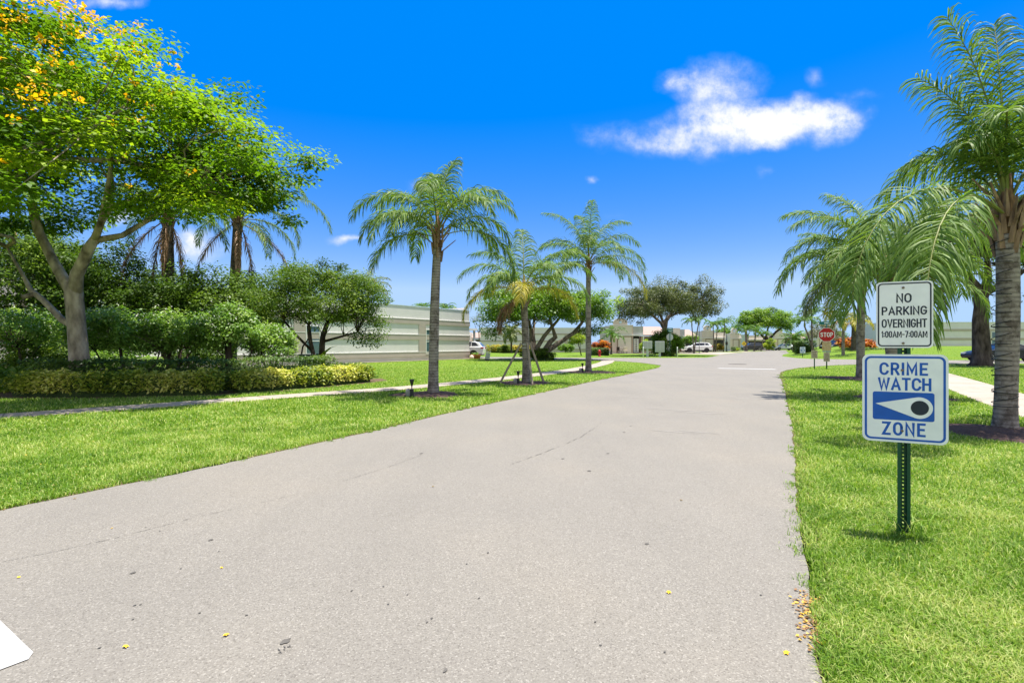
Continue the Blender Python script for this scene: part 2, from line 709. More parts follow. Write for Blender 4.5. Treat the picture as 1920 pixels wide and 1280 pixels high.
def palm_bark(name, a, b, c, rings=9.0, lichen=0.4):
    m, N, L, out = new_mat(name)
    tc = N.new('ShaderNodeTexCoord')
    wv = N.new('ShaderNodeTexWave')
    wv.bands_direction = 'Z'
    wv.inputs['Scale'].default_value = rings / 6.283 * 3.1416
    wv.inputs['Distortion'].default_value = 1.6
    wv.inputs['Detail'].default_value = 3
    wv.inputs['Detail Scale'].default_value = 2.0
    L.new(tc.outputs['Object'], wv.inputs['Vector'])
    rp = ramp(N, [(0.05, a), (0.35, b), (1.0, c)])
    L.new(wv.outputs['Fac'], rp.inputs[0])
    nz = N.new('ShaderNodeTexNoise')
    nz.inputs['Scale'].default_value = 5
    nz.inputs['Detail'].default_value = 8
    nz.inputs['Roughness'].default_value = 0.7
    L.new(tc.outputs['Object'], nz.inputs['Vector'])
    r2 = ramp(N, [(0.40, (0.45, 0.42, 0.40)), (0.52, (1, 1, 1)), (0.75, (1.25, 1.28, 1.2))])
    L.new(nz.outputs[0], r2.inputs[0])
    mu = N.new('ShaderNodeMix')
    mu.data_type = 'RGBA'
    mu.blend_type = 'MULTIPLY'
    mu.inputs[0].default_value = 1
    L.new(rp.outputs[0], mu.inputs[6])
    L.new(r2.outputs[0], mu.inputs[7])
    p = N.new('ShaderNodeBsdfPrincipled')
    p.inputs['Roughness'].default_value = 0.9
    p.inputs['Specular IOR Level'].default_value = 0.2
    L.new(mu.outputs[2], p.inputs['Base Color'])
    bp = N.new('ShaderNodeBump')
    bp.inputs['Strength'].default_value = 0.7
    bp.inputs['Distance'].default_value = 0.02
    L.new(rp.outputs[0], bp.inputs['Height'])
    L.new(bp.outputs[0], p.inputs['Normal'])
    L.new(p.outputs[0], out.inputs[0])
    return m


M = {}
M['turf'] = ground_mat('turf', [(0.25, (0.06, 0.12, 0.007)), (0.5, (0.095, 0.17, 0.011)), (0.75, (0.13, 0.21, 0.018))], 14, bump=0.45, bscale=30, big=0.35, bigc=(1.15, 1.0, 0.8))
M['asphalt'] = asphalt_mat()
M['concrete'] = ground_mat('concrete', [(0.3, (0.29, 0.25, 0.21)), (0.7, (0.37, 0.32, 0.27))], 5, bump=0.15, bscale=90, big=0.6, bigc=(0.86, 0.84, 0.8))
M['concrete_joint'] = mat('concrete_joint', (0.12, 0.10, 0.085), 0.95)
M['soil'] = ground_mat('soil', [(0.25, (0.06, 0.045, 0.025)), (0.6, (0.14, 0.10, 0.055)), (0.8, (0.22, 0.16, 0.09))], 30, bump=1.0, bscale=60)
M['mulch'] = ground_mat('mulch', [(0.25, (0.035, 0.022, 0.018)), (0.5, (0.10, 0.062, 0.05)), (0.8, (0.24, 0.16, 0.13))], 45, bump=1.0, bscale=70, big=1.5, bigc=(0.75, 0.72, 0.7))
M['paint'] = mat('road_paint', (0.36, 0.355, 0.34), 0.7, 0.10, 14, bump=0.3, bscale=160)
M['grass'] = leafmat('grass', (0.055, 0.13, 0.008), (0.17, 0.295, 0.022), (0.46, 0.48, 0.17), trans=0.34, rough=0.55, spec=0.25)
M['seam'] = mat('tar_seam', (0.085, 0.078, 0.068), 0.9, 0.2, 30)
M['petal'] = mat('petal', (0.80, 0.50, 0.02), 0.7, 0.15, 20)
M['litter'] = leafmat('litter', (0.10, 0.05, 0.02), (0.25, 0.13, 0.05), (0.6, 0.38, 0.05), trans=0.1)

M['bark_tree'] = mat('bark_pale', (0.17, 0.125, 0.09), 0.95, 0.55, 3.2, bump=1.0, bscale=22, c2=(0.55, 0.45, 0.36), stretch=(1.3, 1.3, 0.6), spec=0.1)
M['bark_dark'] = mat('bark_dark', (0.045, 0.034, 0.026), 0.95, 0.5, 5, bump=1.0, bscale=25, c2=(0.13, 0.10, 0.08), stretch=(1, 1, 0.4), spec=0.1)
M['bark_grey'] = mat('bark_grey', (0.12, 0.095, 0.08), 0.95, 0.4, 6, bump=0.8, bscale=25, c2=(0.26, 0.21, 0.17), stretch=(1, 1, 0.5), spec=0.1)
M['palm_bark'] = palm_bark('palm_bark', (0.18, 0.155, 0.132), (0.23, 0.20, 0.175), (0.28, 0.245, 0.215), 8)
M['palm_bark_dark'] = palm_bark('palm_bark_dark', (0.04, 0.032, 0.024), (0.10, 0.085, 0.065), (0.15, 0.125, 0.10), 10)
M['boot'] = mat('leaf_boot', (0.13, 0.07, 0.04), 0.9, 0.5, 8, bump=0.8, bscale=40, c2=(0.36, 0.24, 0.15), stretch=(1, 1, 0.25))
M['fibre'] = mat('palm_fibre', (0.10, 0.05, 0.025), 0.95, 0.5, 30, c2=(0.28, 0.16, 0.08), stretch=(1, 1, 0.15))
M['rachis'] = mat('rachis', (0.17, 0.19, 0.045), 0.6, 0.2, 5)
M['rachis_dry'] = mat('rachis_dry', (0.23, 0.14, 0.075), 0.85, 0.3, 5)
M['palm_leaf'] = leafmat('palm_leaf', (0.065, 0.12, 0.018), (0.125, 0.21, 0.036), (0.24, 0.33, 0.075), trans=0.36, rough=0.55, spec=0.28)
M['palm_yellow'] = leafmat('palm_leaf_yellow', (0.20, 0.21, 0.02), (0.36, 0.32, 0.03), (0.50, 0.40, 0.05), trans=0.35)
M['palm_dry'] = leafmat('palm_leaf_dry', (0.16, 0.09, 0.05), (0.30, 0.18, 0.10), (0.42, 0.28, 0.17), trans=0.2)
M['palm_olive'] = leafmat('palm_leaf_olive', (0.07, 0.09, 0.025), (0.15, 0.17, 0.05), (0.28, 0.27, 0.10), trans=0.3)
M['fan_leaf'] = leafmat('fan_leaf', (0.09, 0.13, 0.03), (0.22, 0.25, 0.10), (0.45, 0.44, 0.28), trans=0.3)
M['adonidia'] = leafmat('adonidia_leaf', (0.035, 0.09, 0.012), (0.085, 0.18, 0.022), (0.17, 0.28, 0.04), trans=0.35, spec=0.45)
M['yt_leaf'] = leafmat('flame_tree_leaf', (0.05, 0.115, 0.006), (0.12, 0.215, 0.010), (0.27, 0.36, 0.018), trans=0.46, spec=0.25, tcol=1.6)
M['blossom'] = leafmat('yellow_blossom', (0.62, 0.30, 0.005), (0.78, 0.46, 0.010), (0.85, 0.58, 0.03), trans=0.35)
M['dk_leaf'] = leafmat('dark_leaf', (0.035, 0.075, 0.008), (0.085, 0.155, 0.018), (0.20, 0.29, 0.035), trans=0.33, rough=0.55, spec=0.22)
M['rd_leaf'] = leafmat('round_tree_leaf', (0.04, 0.082, 0.008), (0.095, 0.165, 0.018), (0.22, 0.285, 0.038), trans=0.33, rough=0.55, spec=0.22)
M['fr_leaf'] = leafmat('shrub_leaf', (0.075, 0.16, 0.018), (0.17, 0.30, 0.045), (0.32, 0.43, 0.11), trans=0.35, rough=0.45, spec=0.35)
M['white_bloom'] = leafmat('white_bloom', (0.55, 0.58, 0.5), (0.7, 0.72, 0.66), (0.8, 0.8, 0.78), trans=0.2)
M['mt_leaf'] = leafmat('ficus_leaf', (0.04, 0.095, 0.006), (0.10, 0.20, 0.012), (0.23, 0.34, 0.025), trans=0.38, spec=0.4)
M['oak_leaf'] = leafmat('oak_leaf', (0.045, 0.062, 0.02), (0.10, 0.125, 0.042), (0.20, 0.22, 0.085), trans=0.28, spec=0.35)
M['oak_pale'] = leafmat('oak_pale_leaf', (0.06, 0.085, 0.025), (0.14, 0.175, 0.06), (0.27, 0.31, 0.13), trans=0.3)
M['grey_leaf'] = leafmat('grey_leaf', (0.10, 0.11, 0.06), (0.19, 0.19, 0.12), (0.30, 0.28, 0.19), trans=0.25)
M['lime_leaf'] = leafmat('lime_leaf', (0.10, 0.17, 0.01), (0.22, 0.31, 0.015), (0.38, 0.43, 0.03), trans=0.4)
M['hedge_leaf'] = leafmat('hedge_leaf', (0.03, 0.07, 0.012), (0.07, 0.135, 0.02), (0.14, 0.21, 0.035), trans=0.28, spec=0.35)
M['varieg'] = leafmat('variegated_leaf', (0.08, 0.15, 0.014), (0.34, 0.38, 0.04), (0.66, 0.60, 0.18), trans=0.3)
M['croton'] = leafmat('croton_leaf', (0.10, 0.025, 0.012), (0.50, 0.13, 0.02), (0.65, 0.36, 0.03), trans=0.3)
M['croton_mix'] = leafmat('croton_mix_leaf', (0.06, 0.11, 0.012), (0.35, 0.27, 0.03), (0.60, 0.22, 0.05), trans=0.3)
M['yellow_hedge'] = leafmat('yellow_hedge_leaf', (0.12, 0.15, 0.01), (0.42, 0.36, 0.02), (0.60, 0.45, 0.05), trans=0.3)
M['core'] = mat('hedge_twigs', (0.035, 0.06, 0.012), 0.95, 0.4, 14)

M['wall_green'] = mat('stucco_sage', (0.63, 0.60, 0.575), 0.9, 0.04, 1.2, bump=0.12, bscale=110)
M['wall_band'] = mat('stucco_taupe', (0.40, 0.345, 0.295), 0.9, 0.05, 1.5, bump=0.12, bscale=110)
M['wall_base'] = mat('stucco_base', (0.52, 0.47, 0.41), 0.9, 0.06, 1.0, bump=0.12, bscale=110)
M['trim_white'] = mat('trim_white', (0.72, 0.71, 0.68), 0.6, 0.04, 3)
M['roof_blue'] = mat('roof_sky_reflection', (0.55, 0.66, 0.80), 0.5, 0.05, 2)  # pale blue puts the sky's reflection on the roof into the colour
M['wall_pale'] = mat('stucco_pale', (0.62, 0.595, 0.575), 0.9, 0.04, 1.2, bump=0.12, bscale=110)
M['wall_pink'] = mat('stucco_pink', (0.62, 0.48, 0.41), 0.9, 0.05, 1.2)
M['wall_cream'] = mat('stucco_cream', (0.66, 0.58, 0.49), 0.9, 0.05, 1.2)
M['wall_grey'] = mat('block_grey', (0.42, 0.42, 0.40), 0.9, 0.07, 2.0)
M['tile_pink'] = mat('roof_tile', (0.30, 0.215, 0.18), 0.85, 0.16, 5, stretch=(1, 4, 4))
M['brown_trim'] = mat('brown_trim', (0.26, 0.17, 0.12), 0.8, 0.1, 4)
M['void'] = mat('screened_dark', (0.022, 0.024, 0.026), 0.5, 0.2, 4)
M['glass'] = mat('window_glass', (0.07, 0.12, 0.13), 0.08, 0.2, 1.5, spec=0.8)
M['glass_dark'] = mat('car_glass', (0.012, 0.015, 0.019), 0.06, 0.1, 2, spec=0.9)
M['car_white'] = mat('car_white', (0.74, 0.74, 0.73), 0.25, 0.02, 2, coat=0.8)
M['car_dark'] = mat('car_dark', (0.045, 0.047, 0.056), 0.3, 0.1, 2, coat=0.2)
M['car_navy'] = mat('car_navy', (0.010, 0.012, 0.017), 0.35, 0.1, 2, coat=0.15, spec=0.3)
M['tyre'] = mat('tyre', (0.016, 0.016, 0.017), 0.85, 0.2, 20)
M['rim'] = mat('rim', (0.35, 0.36, 0.38), 0.3, 0.1, 5, metal=0.8)
M['rim_dark'] = mat('rim_dark', (0.05, 0.05, 0.055), 0.4, 0.1, 5, metal=0.6)
M['plastic_black'] = mat('plastic_black', (0.02, 0.02, 0.021), 0.5, 0.2, 8)
M['lamp_red'] = mat('lamp_red', (0.40, 0.02, 0.02), 0.2, 0.1, 5)
M['lamp_clear'] = mat('lamp_clear', (0.62, 0.64, 0.66), 0.15, 0.1, 5)
M['sign_white'] = mat('sign_white', (0.74, 0.77, 0.78), 0.45, 0.05, 9, c2=(0.80, 0.82, 0.83))
M['sign_grey'] = mat('sign_pale', (0.76, 0.76, 0.76), 0.45, 0.05, 9, c2=(0.82, 0.82, 0.82))
M['sign_blue'] = mat('sign_blue', (0.006, 0.085, 0.42), 0.45, 0.08, 14)
M['sign_ink'] = mat('sign_ink', (0.012, 0.018, 0.035), 0.45, 0.2, 14)
M['sign_red'] = mat('sign_red', (0.42, 0.008, 0.010), 0.4, 0.08, 8)
M['sign_back'] = mat('sign_metal', (0.42, 0.43, 0.43), 0.5, 0.08, 6, metal=0.3)
M['sign_teal'] = mat('sign_teal', (0.008, 0.14, 0.13), 0.5, 0.1, 8)
M['sign_tan'] = mat('sign_tan', (0.42, 0.35, 0.27), 0.6, 0.2, 14)
M['sign_faded'] = mat('sign_faded', (0.55, 0.24, 0.11), 0.6, 0.35, 9, c2=(0.62, 0.48, 0.22))
M['sign_yellow'] = mat('sign_yellow', (0.72, 0.50, 0.02), 0.5, 0.08, 8)
M['faded_ink'] = mat('faded_ink', (0.16, 0.10, 0.08), 0.6, 0.2, 9)
M['post_green'] = mat('post_green', (0.006, 0.060, 0.030), 0.4, 0.2, 12)
M['post_void'] = mat('post_holes', (0.42, 0.42, 0.12), 0.8, 0.3, 20)
M['bolt'] = mat('bolt_rust', (0.20, 0.15, 0.11), 0.6, 0.3, 40, metal=0.5)
M['box_green'] = mat('utility_green', (0.13, 0.15, 0.14), 0.6, 0.08, 4)
M['pedestal_grey'] = mat('pedestal_grey', (0.32, 0.34, 0.31), 0.6, 0.08, 4)
M['mail_grey'] = mat('mailbox_grey', (0.50, 0.52, 0.51), 0.5, 0.06, 4)
M['white_post'] = mat('white_post', (0.78, 0.77, 0.74), 0.6, 0.05, 5)
M['hydrant'] = mat('hydrant_red', (0.42, 0.012, 0.02), 0.4, 0.1, 6)
M['stake'] = mat('stake_wood', (0.28, 0.23, 0.18), 0.9, 0.25, 6, bump=0.3, stretch=(3, 3, 0.4))
M['strap'] = mat('strap', (0.42, 0.40, 0.37), 0.8, 0.1, 10)
M['terracotta'] = mat('terracotta', (0.36, 0.13, 0.06), 0.85, 0.2, 8)
M['stone'] = mat('stone_grey', (0.26, 0.25, 0.235), 0.9, 0.25, 9, bump=0.5)
M['lens'] = mat('lamp_lens', (0.30, 0.32, 0.34), 0.1, 0.1, 9)
M['wire'] = mat('wire', (0.012, 0.014, 0.012), 0.6, 0.2, 9)
M['wood_dark'] = mat('wood_dark', (0.05, 0.03, 0.02), 0.6, 0.2, 9)
M['cushion'] = mat('cushion', (0.60, 0.52, 0.42), 0.9, 0.1, 9)

# ------------------------------------------------------------------ the setting
ROAD = [(-16, -20), (-10.1, -20), (1.28, 2.12), (1.71, 2.95), (2.44, 4.41), (3.16, 5.72), (4.75, 8.67), (6.3, 11.7), (8.4, 15.8), (11.6, 22.2),
        (13.2, 25.2), (14.6, 27.3), (16.5, 29.6), (18.7, 31.8), (21.5, 34), (25.5, 35.6), (33, 36.6), (46, 36.4), (75, 33),
        (75, 40), (46, 43.6), (36, 44.4), (31, 46.4), (28, 48.3), (28.3, 51), (30.8, 58.4), (36, 68), (42.8, 79), (52, 97), (78, 145),
        (70, 145), (51.2, 103), (37.7, 84), (26.7, 65.6), (21.6, 55.5), (20, 52.8), (17.5, 51.7), (8.6, 51.8), (-3.5, 56), (-30, 65), (-60, 76),
        (-60, 69), (-30, 58), (-3, 49.4), (5.7, 46.2), (7.6, 44.0), (8.9, 41.6), (9.7, 38), (9.8, 33.6), (8.6, 30), (5.4, 23.6), (2.68, 18.4),
        (0.59, 14.1), (-1.2, 10.5), (-2.26, 8.05), (-3.67, 5.33), (-4.27, 4.27)]
SIDEWALK_L = [(-19.0, 3.2), (-13.2, 7.2), (-9.8, 9.85), (-6.06, 13.6), (-2.83, 17.0), (0.75, 22.6), (3.4, 28.0), (5.3, 33.0), (6.9, 38.0), (8.2, 43.5)]
SIDEWALK_R = [(1.5, -4), (8.0, 5.6), (12.55, 13.0), (18.2, 21.7), (23.0, 29.4), (26.2, 35.0), (27, 36.5)]


def smooth_line(pts, n=6):
    P = [Vector((p[0], p[1])) for p in pts]
    out = []
    for i in range(len(P) - 1):
        p0, p1, p2, p3 = P[max(i - 1, 0)], P[i], P[i + 1], P[min(i + 2, len(P) - 1)]
        for k in range(n):
            t = k / n
            out.append(0.5 * ((2 * p1) + (p2 - p0) * t + (2 * p0 - 5 * p1 + 4 * p2 - p3) * t * t + (3 * p1 - p0 - 3 * p2 + p3) * t ** 3))
    out.append(P[-1])
    return [(v.x, v.y) for v in out]


def band(line, w):
    """outline of a strip of width w along a line"""
    P = [Vector(p) for p in line]
    l, r = [], []
    for i, p in enumerate(P):
        t = (P[min(i + 1, len(P) - 1)] - P[max(i - 1, 0)]).normalized()
        nrm = Vector((-t.y, t.x))
        l.append(tuple(p + nrm * w / 2))
        r.append(tuple(p - nrm * w / 2))
    return l + r[::-1]


def jitter(poly, step=0.16, amp=0.012, reach=45):
    """break the straight runs of an outline near the camera into an uneven edge"""
    out = []
    rng = random.Random(4)
    for i, a in enumerate(poly):
        b = poly[(i + 1) % len(poly)]
        a_, b_ = Vector(a), Vector(b)
        d = (b_ - a_).length
        far = min(a_.length, b_.length)
        out.append(tuple(a))
        if far > reach or d < step * 2:
            continue
        n = int(d / (step * max(1, far / 8)))
        nr = Vector((-(b_ - a_).y, (b_ - a_).x)).normalized()
        for k in range(1, n):
            q = a_.lerp(b_, k / n) + nr * (rng.uniform(-1, 1) * amp + amp * 0.8 * math.sin(k * 0.23 + i))
            out.append((q.x, q.y))
    return out


def in_poly(x, y, poly):
    P = np.asarray(poly, float)
    inside = np.zeros(len(x), bool)
    j = len(P) - 1
    for i in range(len(P)):
        xi, yi, xj, yj = P[i, 0], P[i, 1], P[j, 0], P[j, 1]
        if yi != yj:
            c = ((yi > y) != (yj > y)) & (x < (xj - xi) * (y - yi) / (yj - yi) + xi)
            inside ^= c
        j = i
    return inside


def sheet(name, poly, z, m, kind='structure', drape=False):
    import bmesh
    bm = bmesh.new()
    vs = [bm.verts.new((p[0], p[1], z + (float(ground_z(p[0], p[1])) if drape else 0))) for p in poly]
    f = bm.faces.new(vs)
    f.normal_update()
    if f.normal.z < 0:
        f.normal_flip()
    bmesh.ops.triangulate(bm, faces=[f], ngon_method='EAR_CLIP')
    me = bpy.data.meshes.new(name)
    bm.to_mesh(me)
    bm.free()
    for p in me.polygons:
        pass
    me.materials.append(m)
    o = link(name, me)
    return tag(o, kind=kind)


# ground: one sheet to the horizon, with the low bank on the right
gx = np.concatenate([np.array([-3000, -1200, -500, -220, -120]), np.arange(-80, 121, 1.5), np.array([160, 260, 520, 1300, 3000])])
gy = np.concatenate([np.array([-400, -150, -60]), np.arange(-24, 120, 1.5), np.array([140, 180, 260, 500, 1200, 3500])])
GX, GY = np.meshgrid(gx, gy)
GZ = ground_z(GX, GY)
nx_, ny_ = len(gx), len(gy)
ii = np.arange(nx_ * ny_).reshape(ny_, nx_)
gf = np.stack([ii[:-1, :-1], ii[:-1, 1:], ii[1:, 1:], ii[1:, :-1]], -1).reshape(-1, 4)
tag(link('ground', np_mesh('ground', np.stack([GX, GY, GZ], -1).reshape(-1, 3), gf, M['turf'], smooth=True)), kind='structure')

ROAD_J = jitter(ROAD)
WALK_L = band(smooth_line(SIDEWALK_L), 1.02)
WALK_R = band(smooth_line(SIDEWALK_R), 1.5)
sheet('road', ROAD_J, 0.014, M['asphalt'])
sheet('sidewalk', WALK_L, 0.018, M['concrete'])
sheet('sidewalk', WALK_R, 0.018, M['concrete'])


def joints(line, w, step=1.5):
    mb = MB()
    P = [Vector(p) for p in line]
    acc = 0
    for a, b in zip(P[:-1], P[1:]):
        acc += (b - a).length
        if acc > step:
            acc = 0
            t = (b - a).normalized()
            n = Vector((-t.y, t.x)) * w / 2
            q = [b + n - t * .009, b - n - t * .009, b - n + t * .009, b + n + t * .009]
            mb.add([(p.x, p.y, 0.0215) for p in q], [(0, 1, 2, 3)])
    return mb


tag(joints(smooth_line(SIDEWALK_L, 10), 1.0).build('sidewalk_joints', M['concrete_joint']), kind='structure')
tag(joints(smooth_line(SIDEWALK_R, 10), 1.48).build('sidewalk_joints', M['concrete_joint']), kind='structure')

# soil showing along the road edges
RIGHT_EDGE = ROAD[1:14]
LEFT_EDGE = ROAD[-10:] + [ROAD[0]]


def edge_strip(name, line, w, off, z, m):
    P = smooth_line(line, 12)
    V = [Vector(p) for p in P]
    rng = random.Random(9)
    l, r = [], []
    for i, p in enumerate(V):
        t = (V[min(i + 1, len(V) - 1)] - V[max(i - 1, 0)]).normalized()
        n = Vector((-t.y, t.x))
        l.append(p + n * (off + w * (0.4 + 0.6 * rng.random())))
        r.append(p + n * (off - w * (0.4 + 0.6 * rng.random())))
    mb = MB()
    k = len(V)
    mb.add([(q.x, q.y, z) for q in l] + [(q.x, q.y, z) for q in r], [(i, k + i, k + i + 1, i + 1) for i in range(k - 1)])
    return tag(mb.build(name, m), kind='structure')


edge_strip('soil_edge', RIGHT_EDGE, 0.13, -0.04, 0.0085, M['soil'])
edge_strip('soil_edge', LEFT_EDGE, 0.13, -0.04, 0.0085, M['soil'])

# drives and paths of the far houses
for poly in ([(-4.0, 48.0), (-3.4, 49.7), (-9, 54), (-14, 52)],
             [(12, 76.6), (22.5, 76.6), (22.5, 74.6), (12, 75.4)],
             [(22.5, 76.6), (26, 76.6), (29.4, 70.9), (26.6, 65.4)],
             [(26, 88), (36, 88), (37.0, 83.0), (29.6, 71.2)],
             [(41, 100), (48, 98.6), (45.6, 96.0), (40.2, 88.6)],
             [(50.5, 118), (60, 118), (57.5, 113), (52.5, 106)]):
    sheet('driveway', poly, 0.022, M['concrete'])

# paint on the road
sheet('road_marking', [(-5.2, 1.6), (-2.9, .7), (-2.175, 2.178), (-2.125, 2.25), (-2.15, 2.30), (-2.26, 2.37), (-4.1, 3.55)], 0.0185, M['paint'])
a0, b0 = gp(1349, 691.2), gp(1458, 693.2)
sheet('road_marking', [a0, b0, (b0[0] + .12, b0[1] + .62), (a0[0] + .12, a0[1] + .62)], 0.0185, M['paint'])


def seam(pts, w):
    P = [Vector(gp(*p)) for p in pts]
    V = [Vector(p) for p in smooth_line([(p.x, p.y) for p in P], 14)]
    rng = random.Random(len(pts) * 7 + 1)
    mb = MB()
    for i in range(len(V) - 1):
        if rng.random() < 0.35:
            continue
        a, b = V[i], V[i + 1]
        t = (b - a).normalized()
        n = Vector((-t.y, t.x))
        j = n * rng.uniform(-1, 1) * w
        w0 = w * rng.uniform(.2, .7)
        mb.add([(q.x, q.y, 0.0178) for q in (a + j * .5 + n * w0 * .4, a + j * .5 - n * w0 * .4, b + j - n * w0, b + j + n * w0)], [(3, 2, 1, 0)])
    return tag(mb.build('road_seam', M['seam']), kind='structure')


seam([(0, 1058), (120, 1034), (240, 1006), (360, 975), (470, 950), (545, 932)], 0.006)
seam([(640, 905), (720, 880), (800, 852)], 0.006)
seam([(960, 872), (1030, 846), (1090, 820), (1130, 792)], 0.011)
seam([(520, 1228), (545, 1216)], 0.02)

def spots(name, pts, m, z=0.0182):
    rng = random.Random(31)
    mb = MB()
    for px, py, rx, ry in pts:
        cx, cy = gp(px, py)
        n = 11
        d = Vector((.45, .89))
        e = Vector((.89, -.45))
        vs = []
        for k in range(n):
            a = 6.283 * k / n
            q = d * math.cos(a) * ry * rng.uniform(.6, 1.2) + e * math.sin(a) * rx * rng.uniform(.6, 1.2)
            vs.append((cx + q.x, cy + q.y, z))
        mb.add(vs, [tuple(range(n - 1, -1, -1))])
    return tag(mb.build(name, m), kind='structure')


_r = random.Random(77)
spots('road_stain', [(1213, 1023, .016, .02), (1105, 885, .02, .03), (1055, 862, .018, .025), (1170, 812, .022, .03), (1182, 800, .02, .03), (395, 1016, .014, .02), (250, 1078, .014, .02), (535, 1208, .02, .03), (915, 1040, .008, .012), (898, 1126, .006, .01), (835, 1263, .008, .016), (790, 852, .02, .03), (1140, 852, .02, .03), (660, 1112, .006, .01)] +
      [(_r.uniform(150, 1450), _r.uniform(780, 1240), .006, .008) for _ in range(30)], M['seam'])
M['scuff'] = mat('pale_scuff', (0.215, 0.20, 0.178), 0.9, 0.1, 30)
spots('road_scuff', [(1262, 811, .45, .035), (1310, 812, .3, .03), (1270, 770, .6, .05), (1310, 775, .5, .05), (1400, 748, .5, .06), (1180, 745, .5, .05)], M['scuff'], 0.0172)

# mulch rings under the palms, planting bed on the left
MULCH = []


def mulch(cx, cy, rx, ry, rot=0.0, h=0.05):
    n = 40
    rng = random.Random(int(cx * 100))
    pts = []
    for k in range(n):
        a = 2 * math.pi * k / n
        q = 1 + 0.10 * math.sin(3 * a + cx) + rng.uniform(-.05, .05)
        x, y = rx * q * math.cos(a), ry * q * math.sin(a)
        pts.append((cx + x * math.cos(rot) - y * math.sin(rot), cy + x * math.sin(rot) + y * math.cos(rot)))
    vs = [(cx, cy, h)]
    for s, z in ((0.4, h * .9), (0.8, h * .55), (1.0, 0.006)):
        vs += [(cx + (p[0] - cx) * s, cy + (p[1] - cy) * s, z + rng.uniform(-.008, .008) * (s < 1)) for p in pts]
    fs = [(0, 1 + k, 1 + (k + 1) % n) for k in range(n)]
    for r_ in range(2):
        b = 1 + r_ * n
        fs += [(b + k, b + n + k, b + n + (k + 1) % n, b + (k + 1) % n) for k in range(n)]
    mb = MB()
    mb.add(vs, fs, 0, True)
    tag(mb.build('mulch_bed', M['mulch']), kind='structure')
    MULCH.append(pts)


PALM_SPOTS = {'a': (-2.2, 14.3), 'b': (0.50, 18.4), 'c': (3.85, 25.8), 'd': (8.04, 8.35), 'e': (14.5, 21.3), 'f': (10.15, 13.5)}
mulch(-2.35, 14.15, 0.95, 0.95, h=0.07)
mulch(0.45, 18.4, 0.95, 1.1)
mulch(3.9, 25.6, 1.25, 1.3)
mulch(7.75, 7.95, 0.95, 1.05, h=0.06)
mulch(14.0, 20.9, 1.1, 1.4)
mulch(10.2, 13.4, 1.15, 1.0)
mulch(30.3, 33.0, 0.95, 0.8)
HEDGE_LINE = [(-13.5, 13.9), (-12.2, 13.65), (-10.2, 13.9), (-8.4, 14.5), (-6.9, 16.3), (-5.75, 18.6), (-5.45, 19.5)]
BED = [(-26, 10.2), (-17, 11.6), (-13.6, 13.0), (-12.0, 13.0), (-10.0, 13.2), (-8.0, 13.8), (-6.4, 15.8), (-5.2, 18.2), (-4.75, 19.6), (-5.3, 20.8), (-7, 20.6), (-9, 19), (-12, 18.3), (-30, 19)]
sheet('planting_bed', jitter(BED, 0.4, 0.08), 0.009, M['soil'])
MULCH.append(BED)


# ------------------------------------------------------------------ grass blades
def blades(x, y, h, w, rng):
    n = len(x)
    z = ground_z(x, y)
    P = np.stack([x, y, z], -1)
    a = rng.random(n) * 2 * math.pi
    lean = 0.25 + 0.75 * rng.random(n)
    d = np.stack([np.cos(a), np.sin(a), np.zeros(n)], -1)
    b = a + math.pi / 2 + rng.normal(0, .5, n)
    s = np.stack([np.cos(b), np.sin(b), np.zeros(n)], -1) * (w * 0.5)[:, None]
    up = np.array([0, 0, 1.0])
    p1 = P + up * (h * 0.62)[:, None] + d * (h * lean * 0.35)[:, None]
    p2 = P + up * (h * (1.0 - 0.35 * lean))[:, None] + d * (h * lean * 1.0)[:, None]
    V = np.stack([P - s, P + s, p1 + s * .85, p1 - s * .85, p2 + s * .18, p2 - s * .18], 1).reshape(-1, 3)
    base = np.arange(n)[:, None] * 6
    F = np.concatenate([base + np.array([0, 1, 2, 3]), base + np.array([3, 2, 4, 5])], 1).reshape(-1, 4)
    return V, F


def lawn_mask(x, y):
    ok = ~in_poly(x, y, ROAD_J)
    for p in [WALK_L, WALK_R] + MULCH:
        ok &= ~in_poly(x, y, p)
    return ok


